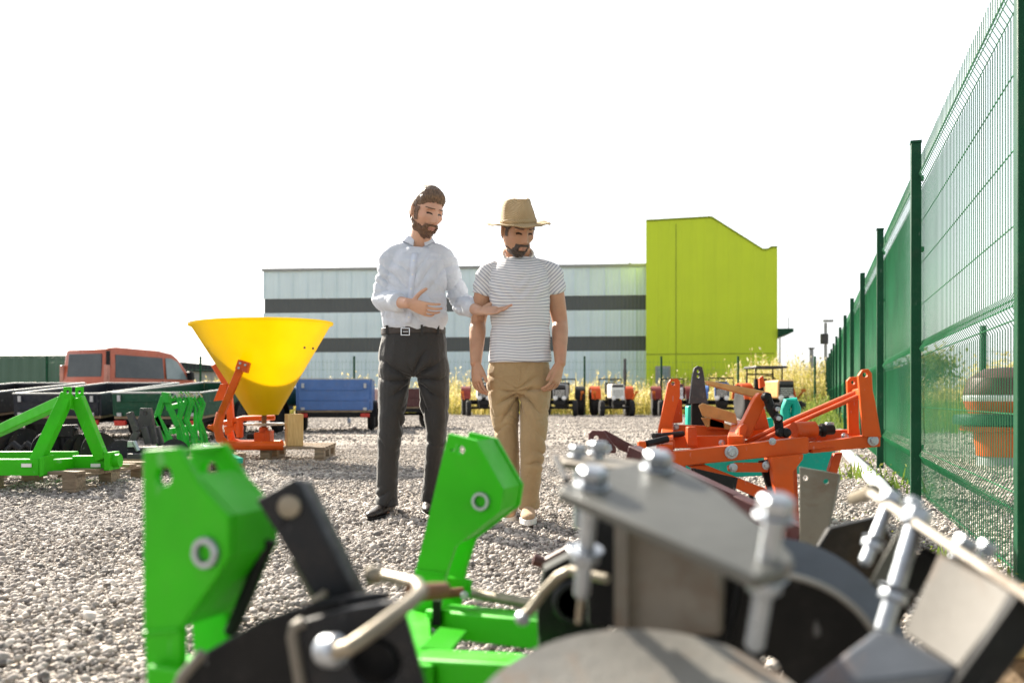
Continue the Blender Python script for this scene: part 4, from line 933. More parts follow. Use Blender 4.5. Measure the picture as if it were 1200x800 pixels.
def beard_field(th, low=0, mous=1.0):
    jaw = -.030 - .95 * ramp01(-hy, -.01, .085) * .045                       # upper edge falls from the sideburn to the mouth corner
    side = ramp01(jaw - hz, 0, .014)
    back = ramp01(.028 - hy, 0, .02)
    chin = th * side * back
    mo = th * .75 * mous * ramp01(1 - np.abs((hz + .050) / .0085), 0, .4) * ramp01(.034 - np.abs(hx), 0, .01) * (hy < -.05)
    corner = th * ramp01(.040 - np.abs(hx), 0, .006) * ramp01(np.abs(hx) - .019, 0, .006) * (hz < -.042) * (hz > -.10) * (hy < -.04)
    f = np.maximum(np.maximum(chin, mo), corner)
    lipz = ((hx / .018) ** 2 + ((hz + .066) / .0062) ** 2) < 1
    f = np.where(lipz & (hy < -.05), 0, f)
    f = f * (1 + .9 * ramp01(-hz, .085, .12) * ramp01(-hy, .0, .06))
    side_burn = (hz > -.04) & (hz < .03) & (np.abs(hx) > .058) & (hy > -.042) & (hy < -.010)
    f = np.where(side_burn, np.maximum(f, th * .45), f)
    f = np.where((hz < -.112) & (hy > -.03), 0, f)
    if low: f = f * (1 - .8 * ramp01(np.abs(hx) - .022, 0, .022) * (hz > -.088))          # close trimmed cheeks
    f = f * (1 + .5 * np.sin(hx * 240 + hz * 310) * .5)
    return np.where(f > .0008, f, -1)

# ---------------------------------------------------------------- man in the white shirt
YM = 5.05
m1 = thing('person', 'bearded bareheaded man in a pale shirt and charcoal trousers gesturing with both hands', 'person', G(480, YM))
def a(x, y, d=0): return P(x, y, YM + d)
H1 = headM(499.5, 249.5, YM - .05, 38, 20, 3, 1.05)
shR, elR, wrR = a(457, 304, .0), a(448.5, 352, -.03), a(480, 355.5, -.25)
shL, elL, wrL = a(521, 305, .02), a(541, 356, .07), a(563, 364.5, -.19)
torso1 = [a(484, 420, .02), a(485, 414, .02), a(485, 400, .01), a(486, 375, 0), a(487, 345, -.01), a(488, 322, 0), a(489, 306, .02), a(489, 296, .03)]
b = MB()
limb(b, torso1, [(.11, .08), (.150, .10), (.150, .10), (.136, .09), (.138, .09), (.138, .09), (.10, .075), (.062, .056)])
limb(b, [a(489, 304, .04), a(491, 288, .02), a(495, 270, -.02), a(497, 258, -.03)], [.068, .060, .058, .055])
hd = HP_ @ np.array(H1)[:3, :3].T + np.array(H1)[:3, 3]; b.add([Vector(v) for v in hd], [tuple(f) for f in HF_])
ear(b, H1, 1); ear(b, H1, -1)
limb(b, [shR, shR.lerp(elR, .5), elR, elR.lerp(wrR, .35), wrR], [.044, .042, .038, .038, .026]); limb(b, [shL, shL.lerp(elL, .5), elL, elL.lerp(wrL, .35), wrL], [.044, .042, .038, .038, .026])
limb(b, [shR, a(489, 300, .03), shL], [.04, .045, .04])
hand(b, wrR, (.93, -.25, -.36), (-.1, .75, .5), 1, [.22, .34, .44, .55], .09, .98, thumb_dir=(.62, -.05, .80))
hand(b, wrL, (.90, -.42, .02), (-.05, -.62, .80), -1, [.10, .10, .16, .26], .17, .98, thumb_dir=(.80, .25, .55))
hipR, knR, anR = a(466, 420, .02), a(459, 508, -.04), a(452.5, 590, .03)
hipL, knL, anL = a(505, 420, .02), a(510, 505, .02), a(505, 583, .20)
limb(b, [a(466, 415, .015), a(463, 440, .01), a(459.5, 475, -.02), a(456.5, 510, -.03), a(454.5, 545, 0), a(453.5, 590, .015)], [.066, .068, .056, .046, .042, .034])
limb(b, [a(504, 415, .015), a(507.5, 440, .01), a(509, 475, .01), a(511.5, 505, .02), a(509, 540, .09), a(504.5, 583, .18)], [.066, .068, .056, .046, .042, .034])
limb(b, [anR, anR + Vector((-.01, -.02, -.05)), anR + Vector((-.03, -.10, -.08))], [.030, .026, .018]); limb(b, [anL, anL + Vector((.0, -.02, -.05)), anL + Vector((.005, -.10, -.08))], [.030, .026, .018])
# make sure the thumbs lie on the proper side: right hand thumb up, left hand thumb up and away
f1 = body_post(H1, .0038); o = remesh(b, 'body', [M['skin1'], M['lip'], M['lash']], m1, .0032, 2, .5, f1); set_mi(o, f1)
# hair
part_ = .052 - .20 * ramp01(hy, -.09, .02) ** .8 * .42
hl_ = np.array([noise.noise(Vector((v[0] * 60, v[1] * 60, 0))) for v in HP_]) * .007
hair = ramp01(hz + hl_ - np.where(hy < -.02, np.maximum(.060 - .55 * ramp01(hy, -.075, -.03) * .06, .022), -.045 + .0 * hy), 0, .034)
hair = np.where((np.abs(hx) > .060) & (hy > -.05) & (hy < .030) & (hz < .018), ramp01(-.012 + hz, -.03, .0) * (((hy < -.010) & (hy > -.030)) | (hy > .032)) * .4, hair)
hair = np.where((hy > .035) & (hz > -.06), np.maximum(hair, ramp01(hz + .06, 0, .02)), hair)
hth = hair * (.006 + .016 * ramp01(hz, .03, .11) + .014 * ramp01(-hy, .0, .08) * ramp01(hz, .045, .09))
shell('hair', np.where(hth > .0006, hth, -1), M['hair1'], H1, m1, .003, 1)
shell('beard', beard_field(.0095), M['beard1'], H1, m1, .003, 2); brows(H1, M['hair1'], m1)
# shirt
b = MB()
limb(b, [a(484.5, 389, .0), a(485, 384, 0), a(485.5, 370, -.01), a(487, 345, -.015), a(488, 322, -.01), a(489, 306, .015), a(489.5, 295, .035), a(490, 285, .010)],
     [(.163, .118), (.168, .125), (.178, .135), (.162, .128), (.160, .125), (.148, .105), (.105, .085), (.070, .068)], cap=False)
limb(b, [a(457, 302, .02), a(466, 297, .02), a(489, 293, .03), a(511, 297, .02), a(521, 303, .02)], [(.052, .052), (.054, .056), (.05, .062), (.054, .056), (.052, .052)], (0, 0, 1))
for s_, e_, w_, cx in ((shR, elR, wrR, -1), (shL, elL, wrL, 1)):
    c_ = e_.lerp(w_, .60)
    limb(b, [a(489 + 24 * cx, 300, .02), s_ + Vector((0, 0, .004)), s_.lerp(e_, .35), s_.lerp(e_, .75), e_, e_.lerp(w_, .3), c_], [.052, .056, .056, .054, .053, .051, .046], sub=5)
    limb(b, [e_.lerp(w_, .50), c_, c_ + (w_ - e_).normalized() * .012], [.052, .051, .050], sub=2, cap=False)
def arm_t(co, s_, e_, w_):
    A, B, C = (np.array(v) for v in (s_, e_, w_))
    d1 = B - A; t1 = np.clip(((co - A) @ d1) / (d1 @ d1), 0, 1); q1 = np.linalg.norm(co - A - t1[:, None] * d1, axis=1)
    d2 = C - B; t2 = np.clip(((co - B) @ d2) / (d2 @ d2), 0, 1); q2 = np.linalg.norm(co - B - t2[:, None] * d2, axis=1)
    return np.where(q1 < q2, t1 * np.linalg.norm(d1), np.linalg.norm(d1) + t2 * np.linalg.norm(d2)), np.minimum(q1, q2)
def shirt_post(co, no, nm):
    d = .004 * vnoise(co, (9, 9, 7)) + .005 * ridged(co, (7, 7, 16), 5)
    for s_, e_, w_, k in ((shR, elR, wrR, 0), (shL, elL, wrL, 9)):
        t_, q_ = arm_t(co, s_, e_, w_); on = q_ < .085; L1 = (e_ - s_).length
        ph = t_ * 150 + 3.0 * vnoise(co, (14, 14, 14), k); env = np.exp(-((t_ - L1) / .09) ** 2) + .6 * np.exp(-((t_ - .02) / .06) ** 2) + .35
        d = d + on * .0075 * crease(ph) * env * fmask(co, 9, k)
    # diagonal pulls from the armpits and blousing over the belt
    z = co[:, 2]; x = co[:, 0]
    d = d + .011 * fmask(co) * crease((x * .8 + z) * 75 + 3 * vnoise(co, (6, 6, 6), 3)) * np.exp(-((z - 1.12) / .11) ** 2) + .010 * fmask(co, 5, 70) * crease((np.abs(x + .52) * .9 - z + .08 * vnoise(co, (4, 4, 4), 71)) * 80 + 2.5 * vnoise(co, (6, 6, 6), 8)) * np.exp(-((z - 1.28) / .14) ** 2)
    return co + no * d[:, None]
sh1 = remesh(b, 'shirt', [M['shirt']], m1, .005, 6, .5, shirt_post); 
sdv = sh1.modifiers.new('sub', 'SUBSURF'); sdv.levels = 0; sdv.render_levels = 1
# collar, placket, buttons, cuffs
nk = [a(490.5, 285, .025), Vector((.074, .070))]
def collar():
    b = MB(); n = 40; rows = []
    for r_, dz, flare in ((.064, .000, 0), (.060, .034, 0), (.066, .037, 0), (.080, .004, 1)):
        row = []
        for k in range(n + 1):
            th = R(-72) + R(324) * k / n - R(90) + R(0); ang = R(-90) + R(20) + R(320) * k / n
            fr = max(0, -math.sin(ang)); d_ = Vector((math.cos(ang) * r_ * 1.06, math.sin(ang) * r_, dz - .022 * fr ** 3 - flare * .018 * fr ** 4))
            if flare: d_ += Vector((math.cos(ang) * .006, -.006 * fr, 0))
            row.append(nk[0] + Matrix.Rotation(R(8), 3, 'Z') @ d_)
        rows.append(row)
    V = [p for r_ in rows for p in r_]; m = n + 1
    b.add(V, [(i * m + k, i * m + k + 1, (i + 1) * m + k + 1, (i + 1) * m + k) for i in range(3) for k in range(n)])
    o = b.build('collar', M['collar'], sh1, angle=60); so_ = o.modifiers.new('s', 'SOLIDIFY'); so_.thickness = .003; so_.offset = 0
collar()
def surf_y(ob, x, z, y0=3.0):
    ok, loc, nn, i = ob.ray_cast(Vector((x, y0, z)), Vector((0, 1, 0)))
    return loc if ok else None
b = MB(); pl = []
for k in range(26):
    z = a(0, 300, 0).z + (a(0, 381, 0).z - a(0, 300, 0).z) * k / 25
    x = a(488.5 - 6.5 * (k / 25), 0).x
    l = surf_y(sh1, x, z)
    if l: pl.append(l + Vector((0, -.0022, 0)))
vs = []
for l in pl: vs += [l + Vector((-.016, .001, 0)), l + Vector((.016, .001, 0))]
b.add(vs, [(2 * i, 2 * i + 1, 2 * i + 3, 2 * i + 2) for i in range(len(pl) - 1)]); o = b.build('placket', M['collar'], sh1, angle=80); so_ = o.modifiers.new('s', 'SOLIDIFY'); so_.thickness = .003
for k in range(3, len(pl) - 1, 5):
    b = MB(); b.lathe([(.0055, 0), (.0055, .002), (.003, .003)], pl[k] + Vector((0, -.001, 0)), (0, -1, 0), 12); b.build('button', M['white'], sh1)
# trousers
def trouser(name, m, parent, waist, legs, post, vox=.005):
    b = MB(); limb(b, [w_[0] for w_ in waist], [w_[1] for w_ in waist], cap=False)
    for pts, rad in legs: limb(b, pts, rad, sub=6, cap=False)
    return remesh(b, name, [m], parent, vox, 5, .5, post)
def tr_post(knees, ankles, crotch, amp=1.0, seed=0):
    def f(co, no, nm):
        d = .003 * vnoise(co, (10, 10, 6), seed) + .003 * ridged(co, (8, 8, 9), seed + 4)
        for k in knees:
            k = np.array(k); q = np.linalg.norm((co - k) * np.array([1, 1, .8]), axis=1)
            d = d + amp * .012 * fmask(co, 8, seed) * crease((co[:, 2] + .35 * (co[:, 0] - k[0])) * 80 + 6 * vnoise(co, (9, 9, 9), seed + 2)) * np.exp(-(q / .15) ** 2)
        for k in ankles:
            k = np.array(k); q = np.linalg.norm((co - k) * np.array([1, 1, .9]), axis=1)
            d = d + amp * .015 * fmask(co, 8, seed + 3) * crease((co[:, 2] - .5 * (co[:, 0] - k[0])) * 90 + 6 * vnoise(co, (10, 10, 8), seed + 6)) * np.exp(-((q - .02) / .13) ** 2)
        c = np.array(crotch); v = co - c; q = np.linalg.norm(v, axis=1); an = np.arctan2(v[:, 2], np.abs(v[:, 0]) + .02)
        d = d + amp * .015 * fmask(co, 7, seed + 5) * crease(an * 12 + 3.0 * vnoise(co, (7, 7, 7), seed)) * np.exp(-((q - .09) / .12) ** 2)
        return co + no * d[:, None]
    return f
t1 = trouser('trousers', M['trousers'], m1, [(a(484.5, 386, 0), (.167, .122)), (a(484.5, 400, 0), (.178, .128)), (a(484, 420, .01), (.188, .135)), (a(484, 432, .015), (.165, .12)), (a(484, 438, .02), (.09, .08))],
    [([a(466, 412, .015), a(463, 435, .01), a(459.5, 475, -.02), a(456.5, 510, -.03), a(454.5, 545, 0), a(453.5, 575, .015), a(453.5, 592, .015)], [(.086, .11), (.089, .108), (.075, .09), (.062, .076), (.057, .07), (.056, .068), (.060, .07)]),
     ([a(504, 412, .015), a(507.5, 435, .01), a(509.5, 475, .01), a(511.5, 505, .02), a(509, 540, .09), a(505.5, 570, .16), a(504, 586, .18)], [(.086, .11), (.089, .108), (.074, .09), (.056, .074), (.052, .068), (.050, .066), (.054, .07)])],
    tr_post([knR, knL], [anR, anL], a(484, 444, -.1)))
bt = MB(); n = 48
for r_ in (0,):
    vs = []
    for k in range(n):
        ang = 2 * math.pi * k / n; cx, sy_ = math.cos(ang), math.sin(ang)
        for rr, dz in ((1.0, -.017), (1.035, -.017), (1.035, .017), (1.0, .017)): vs.append(a(484.5, 388, 0) + Vector((cx * .171 * rr, sy_ * .126 * rr, dz + .004 * cx)))
    bt.add(vs, [(4 * k + j, 4 * ((k + 1) % n) + j, 4 * ((k + 1) % n) + (j + 1) % 4, 4 * k + (j + 1) % 4) for k in range(n) for j in range(4)])
be = bt.build('belt', M['belt'], m1, bevel=.002)
b = MB(); c = a(475, 388.5, -.128)
for dx, dz, sx_, sz_ in ((-.022, 0, .005, .04), (.022, 0, .005, .04), (0, .018, .048, .005), (0, -.018, .048, .005), (.002, 0, .03, .004)): b.box(c + Vector((dx, .002 * abs(dx) * 10, dz)), (sx_, .006, sz_))
b.build('buckle', M['chrome'], be, bevel=.001)
for x_, wd in ((456, .014), (497, .012), (515, .012)):
    l = a(x_, 388, 0); k = (l.x - a(484.5, 0, 0).x) / .178; yy = YM - .131 * math.sqrt(max(0, 1 - k * k))
    b = MB(); b.box((l.x, yy - .004, l.z), (wd, .006, .05)); b.build('belt_loop', M['trousers'], t1)
def shoe(name, parent, heel, toe, w_, h, m, solem, soleh=.02, laces=None, hi=.0):
    heel, toe = Vector(heel), Vector(toe); d = (toe - heel); L = d.length; d.normalize(); s = d.cross(Vector((0, 0, 1))).normalized(); up = s.cross(d)
    b = MB(); q = lambda f, z: heel + d * L * f + up * z
    q0 = q; q = lambda f, z: q0(f, z + soleh * .6)
    limb(b, [q(.04, h * .46), q(.2, h * .48), q(.45, h * .40), q(.7, h * .30), q(.9, h * .25), q(.97, h * .22)], [(w_ * .58, h * .44), (w_ * .66, h * .46), (w_ * .72, h * .38), (w_ * .86, h * .28), (w_ * .68, h * .22), (w_ * .42, h * .17)], s, 4, 18)
    limb(b, [q(.18, h * .4), q(.17, h * .9), q(.15, h * 1.1 + hi)], [(w_ * .72, L * .20), (w_ * .66, L * .17), (w_ * .66, L * .16)], s, 3, 16)
    o = remesh(b, name, [m], parent, .005, 4)
    b = MB(); n = 28; pts = []
    for k in range(n):
        an = 2 * math.pi * k / n; f = .5 - .5 * math.cos(an); sg = 1 if an < math.pi else -1
        ww = w_ * (.70 + .34 * math.exp(-((f - .7) / .22) ** 2) - .02) * (math.sin(min(max(f, .0), 1) * math.pi) ** .38 if 0 < f < 1 else 0)
        pts.append(heel + d * L * (f * 1.06 - .02) + s * ww * sg)
    b.prism(pts, up * soleh); b.build('sole', solem, o, bevel=.004)
    if laces:
        for k in range(4):
            f = .30 + .09 * k; c = q(f, h * (.86 - .14 * k)); b = MB(); b.tube([c - s * w_ * .5, c + up * .008 + d * .004, c + s * w_ * .5], .0065, 6); b.build('lace', laces, o)
    return o
anRg = Vector((anR.x, anR.y, 0)); anLg = Vector((anL.x, anL.y, 0))
shoe('shoe', m1, anRg + Vector((.025, .075, .012)), anRg + Vector((-.065, -.205, .006)), .047, .085, M['leather'], M['black'], .02, M['black'])
shoe('shoe', m1, anLg + Vector((-.005, .085, .03)), anLg + Vector((.0, -.19, .008)), .047, .085, M['leather'], M['black'], .02, M['black'])

# ---------------------------------------------------------------- man in the straw hat
YH2 = 4.92
m2 = thing('person', 'man in a straw hat, striped T-shirt and tan trousers walking with arms hanging down', 'person', G(610, YH2))
def c2(x, y, d=0): return P(x, y, YH2 + d)
H2 = headM(606.5, 272, YH2 - .08, 26, 22, -2, 1.03)
s2R, e2R, w2R = c2(571, 322, .02), c2(560.5, 376, .05), c2(557.5, 426, -.06)
s2L, e2L, w2L = c2(646, 320, .02), c2(656, 376, .05), c2(656.5, 426, -.09)
b = MB()
limb(b, [c2(608, 442, .02), c2(608, 430, .02), c2(609, 400, .01), c2(609, 370, 0), c2(608, 340, -.01), c2(608, 325, 0), c2(607, 312, .02), c2(607, 303, .03)], [(.10, .08), (.135, .10), (.135, .10), (.14, .10), (.152, .105), (.150, .105), (.11, .08), (.066, .06)])
limb(b, [c2(607, 314, .04), c2(607, 300, .02), c2(607, 286, -.02), c2(606, 276, -.04)], [.075, .069, .064, .058])
hd = HP_ @ np.array(H2)[:3, :3].T + np.array(H2)[:3, 3]; b.add([Vector(v) for v in hd], [tuple(f) for f in HF_])
ear(b, H2, 1); ear(b, H2, -1)
limb(b, [s2R, s2R.lerp(e2R, .5), e2R, e2R.lerp(w2R, .3), w2R], [.052, .050, .042, .044, .029]); limb(b, [s2L, s2L.lerp(e2L, .5), e2L, e2L.lerp(w2L, .3), w2L], [.052, .050, .042, .044, .029])
hand(b, w2R, (.06, -.22, -1), (.75, .55, 0), 1, [.30, .42, .5, .55], .09, 1.02, thumb_dir=(.45, -.35, -.8))
hand(b, w2L, (-.26, -.16, -1), (-.75, .55, .2), -1, [.4, .5, .6, .6], .09, 1.02, thumb_dir=(-.55, -.35, -.75))
h2R, k2R, n2R = c2(592, 432, .02), c2(598, 520, .0), c2(601, 592, .06)
h2L, k2L, n2L = c2(626, 432, .02), c2(625, 522, -.10), c2(620, 598, -.06)
limb(b, [c2(591, 435, .015), c2(589.5, 455, .01), c2(592, 490, .0), c2(595.5, 520, .0), c2(597.5, 550, .02), c2(601, 590, .055)], [.06, .06, .05, .042, .038, .03])
limb(b, [c2(626, 435, .015), c2(627, 455, .0), c2(626, 490, -.06), c2(624, 522, -.09), c2(622, 555, -.08), c2(620, 595, -.06)], [.06, .06, .05, .044, .039, .031])
for n_, dx in ((n2R, -.02), (n2L, .01)): limb(b, [n_, n_ + Vector((dx * .5, -.02, -.035)), n_ + Vector((dx * 1.5, -.09, -.055))], [.029, .026, .018])
f2 = body_post(H2, .0042); o = remesh(b, 'body', [M['skin2'], M['lip'], M['lash']], m2, .0032, 2, .5, f2); set_mi(o, f2)
hair2 = np.where((hy > .03) & (hz > -.05) | (hz > .05), ramp01(hz + .05, 0, .02), 0); hair2 = np.where((np.abs(hx) > .055) & (hy > -.05) & (hy < .03) & (hz > .02), 1, hair2)
hair2 = np.where((np.abs(hx) > .06) & (hy > -.04) & (hy < -.012) & (hz > -.02), .6, hair2); hair2 = np.where((hy < -.06) & (hz < .075), 0, hair2); hair2 = np.where(hz > .062, 0, hair2)
shell('hair', np.where(hair2 > .05, hair2 * .006, -1), M['hair2'], H2, m2, .001, 4)
shell('beard', beard_field(.0065, low=1, mous=1.1), M['beard2'], H2, m2, .002, 5); brows(H2, M['hair2'], m2)
# straw hat
b = MB(); n = 96; rows = []
for i, (r_, z) in enumerate([(.168, .0), (.163, .004), (.14, .001), (.115, -.001), (.098, .000), (.090, .006), (.0875, .03), (.083, .065), (.077, .095), (.070, .116), (.055, .124), (.035, .119), (.012, .113), (.0005, .112)]):
    row = []
    for k in range(n):
        th = 2 * math.pi * k / n; cx, sy_ = math.cos(th), math.sin(th); rr = r_
        zz_ = z
        if i <= 4:
            zz_ += (r_ - .098) / .07 * (.004 * math.cos(2 * th) - .004 * max(0, -sy_) ** 2 + .0025 * math.sin(5 * th + 1) + .002 * math.sin(11 * th))
            rr *= 1 + .010 * math.sin(7 * th + i) * (r_ > .13) + .006 * math.sin(23 * th) * (i == 0)
        x_, y_ = cx * rr * (.97 if i < 3 else 1.0), sy_ * rr * (1.06 if i < 3 else 1.2)
        if i >= 8:                                    # front pinch and top crease
            pin = math.exp(-(((y_ + .075) / .045) ** 2)); x_ *= 1 - .30 * pin
            zz_ -= .026 * math.exp(-((x_ / .022) ** 2)) * (1 if i > 9 else .3) * (1 - .3 * pin)
            zz_ += .012 * max(0, -y_ / .08)
        if 6 <= i <= 9:
            for sx in (1, -1): x_ -= sx * .012 * math.exp(-(((y_ + .055) / .03) ** 2) - (((z - .085) / .025) ** 2)) * (cx * sx > 0)
        row.append(Vector((x_, y_, zz_)))
    rows.append(row)
b.add([p for r_ in rows for p in r_], [(i * n + k, i * n + (k + 1) % n, (i + 1) * n + (k + 1) % n, (i + 1) * n + k) for i in range(len(rows) - 1) for k in range(n)])
HM = H2 @ Matrix.Translation((0, .006, .040)) @ Matrix.Rotation(R(-5), 4, 'Y') @ Matrix.Rotation(R(-11), 4, 'X')
hat = b.xf(HM).build('straw_hat', M['straw'], m2, angle=70); so_ = hat.modifiers.new('s', 'SOLIDIFY'); so_.thickness = .004; so_.offset = -1
b = MB(); vs = []
for k in range(n):
    th = 2 * math.pi * k / n
    for r_, z in ((.0905, .007), (.0925, .010), (.0915, .024), (.089, .026)): vs.append(HM @ Vector((math.cos(th) * r_ * 1.0, math.sin(th) * r_ * 1.2, z)))
b.add(vs, [(4 * k + j, 4 * ((k + 1) % n) + j, 4 * ((k + 1) % n) + j + 1, 4 * k + j + 1) for k in range(n) for j in range(3)]); b.build('lit_brim_ring', M['straw'], hat, angle=70)  # straw ring shaped to stand in for the sunlit brim top
# striped T-shirt
b = MB()
limb(b, [c2(609, 424, -.005), c2(609, 418, -.005), c2(609.5, 400, 0), c2(609.5, 375, 0), c2(609, 345, -.01), c2(608.5, 328, -.005), c2(608, 317, .012), c2(607.5, 306, .032), c2(607, 298.5, .002)],
     [(.168, .130), (.167, .129), (.158, .125), (.156, .124), (.160, .125), (.160, .122), (.140, .105), (.100, .085), (.077, .075)], cap=False)
limb(b, [c2(570, 322, .02), c2(582, 316, .02), c2(607, 311, .035), c2(634, 314, .02), c2(647, 320, .02)], [(.050, .054), (.046, .056), (.042, .062), (.046, .056), (.050, .054)], (0, 0, 1))
sl2 = []
for s_, e_, cx in ((s2R, e2R, -1), (s2L, e2L, 1)):
    en = s_.lerp(e_, .40); limb(b, [c2(608 + 24 * cx, 314, .02), s_, s_.lerp(e_, .2), en, en + (e_ - s_).normalized() * .006], [.050, .056, .060, .062, .062], sub=5, cap=False); sl2.append((s_, e_))
def tee_post(co, no, nm):
    z = co[:, 2]; x = co[:, 0]
    d = .003 * vnoise(co, (9, 9, 7), 20) + .0035 * ridged(co, (6, 6, 14), 25)
    d = d + .007 * fmask(co, 6, 90) * crease(z * 60 + 3.2 * vnoise(co, (5, 5, 5), 31) + (x - .04) ** 2 * 60) * np.exp(-((z - .98) / .12) ** 2)
    d = d + .004 * np.sin((np.abs(x - .04) - z) * 85 + 2.5 * vnoise(co, (6, 6, 6), 28)) * np.exp(-((z - 1.24) / .09) ** 2)
    st = z - .034 * ((x - .036) / .15) ** 2 * np.exp(-((z - 1.26) / .16) ** 2) + .004 * np.sin(x * 22 + z * 14) + .003 * vnoise(co, (8, 8, 5), 40)
    for s_, e_ in sl2:
        A = np.array(s_); dv = np.array((e_ - s_).normalized()); t_ = (co - A) @ dv; q_ = np.linalg.norm(co - A - t_[:, None] * dv, axis=1)
        cxs = np.sign(s_.x - .036); edge = (x - .036) * cxs
        on = (edge > .140 + .12 * np.clip(1.36 - z, 0, .25)) & (z > 1.12)
        st = np.where(on, .72 * t_ + .55 * edge + .004 * vnoise(co, (8, 8, 8), 44), st)
    at_ = nm.attributes.new('stripe', 'FLOAT', 'POINT'); at_.data.foreach_set('value', (st + 5).astype(np.float32))
    return co + no * d[:, None]
ts = remesh(b, 'striped_shirt', [M['stripe']], m2, .005, 5, .5, tee_post)
b = MB(); n = 40; pts = [c2(607, 297.5, -.011) + Vector((.080 * math.cos(2 * math.pi * k / n), .060 * math.sin(2 * math.pi * k / n), .051 * math.sin(2 * math.pi * k / n))) for k in range(n + 1)]
b.tube(pts, .0075, 8); b.build('neckband', M['white'], ts)
t2 = trouser('trousers', M['chino'], m2, [(c2(609, 419, 0), (.152, .118)), (c2(608.5, 428, .005), (.163, .125)), (c2(608, 443, .01), (.172, .13)), (c2(607, 455, .015), (.155, .12)), (c2(606, 462, .02), (.10, .08))],
    [([c2(591, 432, .015), c2(589.5, 455, .01), c2(592, 490, .0), c2(595.5, 520, .0), c2(597.5, 550, .02), c2(600, 578, .05), c2(601, 590, .055)], [(.082, .108), (.084, .105), (.068, .085), (.057, .072), (.050, .066), (.043, .058), (.045, .06)]),
     ([c2(626, 432, .015), c2(627, 455, .0), c2(626, 490, -.06), c2(624, 522, -.09), c2(622, 555, -.08), c2(620.5, 582, -.065), c2(620, 595, -.06)], [(.082, .108), (.085, .105), (.070, .086), (.062, .074), (.053, .066), (.047, .06), (.048, .061)])],
    tr_post([k2R, k2L], [n2R, n2L], c2(606, 458, -.1), 1.25, 50))
b = MB(); b.tube([t2.matrix_world.translation * 0 + c2(609, 428, -.127), c2(608.5, 440, -.131), c2(607, 452, -.13)], .0022, 6); b.build('fly_seam', M['chino'], t2)
g2R = Vector((n2R.x, n2R.y, 0)); g2L = Vector((n2L.x, n2L.y, 0))
shoe('shoe', m2, g2R + Vector((.005, .075, .015)), g2R + Vector((-.035, -.185, .008)), .046, .085, M['sneaker'], M['sole'], .028, M['lace'])
shoe('shoe', m2, g2L + Vector((.0, .08, .015)), g2L + Vector((-.01, -.19, .012)), .047, .088, M['sneaker'], M['sole'], .03, M['lace'])
# ================================================================ helpers for bolted plates
def circ(c, ax, r, n=14):
    ax = Vector(ax).normalized(); a_ = ax.orthogonal().normalized(); b_ = ax.cross(a_)
    return [Vector(c) + (a_ * math.cos(2 * math.pi * k / n) + b_ * math.sin(2 * math.pi * k / n)) * r for k in range(n)]
def bolt(parent, top, ax, r, length, nuts=(), m=None, shank=.56):
    """hex head standing on `top`, shank running along -ax; nuts at the given distances"""
    top = Vector(top); ax = Vector(ax).normalized(); m = m or M['zinc']
    b = MB(); b.hexhead(top + ax * .003, ax, r, r * 1.05); b.lathe([(r * 1.12, 0), (r * 1.12, .003)], top, ax, 20)
    o = b.build('bolt', m, parent, bevel=.001)
    b = MB(); n = 44; prof = []
    for k in range(n): prof.append((r * shank * (1 - (.07 if k % 2 else 0) * (k > 14)), -length * k / (n - 1)))
    prof.append((r * shank * .6, -length - .004)); b.lathe(prof, top - ax * .001, ax, 16); b.build('shank', m, o)
    for d in nuts:
        b = MB(); b.hexhead(top - ax * d, ax, r * 1.0, r * .85); b.lathe([(r * 1.2, r * .9), (r * 1.2, r * 1.02)], top - ax * d, ax, 18); b.build('nut', m, o, bevel=.001)
    return o
def washer(parent, c, ax, r0, r1, th, m):
    b = MB(); b.lathe([(r0, 0), (r1, 0), (r1, th * .7), (r1 * .94, th), (r0 * 1.06, th), (r0, th * .7), (r0, 0)], c, ax, 32)
    return b.build('bushing', m, parent)

# ================================================================ green front implement with two hitch towers
u = Vector((.27, .70, 0)).normalized()
gi = thing('hitch_implement', 'bright green implement with two upright hitch towers in the near foreground', 'implement', (-.25, 1.3, 0))
p1 = Vector((-.37, 1.10, .5)); p2 = Vector((-.10, 1.80, .5))
def tower(px, holes, p0, thick, name='hitch_tower', gap=.075, two=True):
    out_ = [on_plane(x, y, p0, u) for x, y in px]; hs = [circ(on_plane(x, y, p0, u), u, r) for x, y, r in holes]
    b = MB(); b.prism(out_, u * thick, hs); o = b.build(name, M['green'], gi, bevel=.0022)
    return o
t1px = [(167, 527), (208, 524), (232, 566), (267, 604), (268, 652), (253, 677), (212, 735), (211, 830), (174, 830), (168, 742)]
tA = tower(t1px, [(191, 558, .0125)], p1, .012)
o2_ = [on_plane(x, y, p1, u) + u * .085 for x, y in t1px]
b = MB(); b.prism(o2_, u * .012, [circ(on_plane(191, 558, p1, u) + u * .085, u, .0125)]); tB = b.build('hitch_tower', M['green'], gi, bevel=.0022)
b = MB(); web = [on_plane(x, y, p1, u) for x, y in [(224, 556), (267, 604), (268, 652), (253, 677), (212, 735), (206, 735), (248, 675), (262, 651), (261, 606)]]
b.prism([w_ + u * .0122 for w_ in web], u * .0726); b.build('web_plate', M['green'], gi)
b = MB(); q = [on_plane(x, y, p1, u) for x, y in [(169, 528.5), (206, 526), (206, 531), (169, 533)]]; b.prism([w_ + u * .0122 for w_ in q], u * .0726); b.build('web_plate', M['green'], gi)
wc = on_plane(243, 647, p1, u); b = MB(); b.lathe([(.0105, 0), (.019, 0), (.019, .007), (.0175, .009), (.0115, .009), (.0105, .007), (.0105, 0)], wc + u * .001, -u, 32, ring=True); b.build('bushing', M['zinc'], tA)
t2px = [(525, 508), (558, 516), (590, 573), (586, 599), (533, 640), (521, 676), (512, 735), (502, 752), (484, 735), (486, 672), (497, 628)]
tC = tower(t2px, [(540, 527, .0085), (530, 527, .004)], p2, .014)
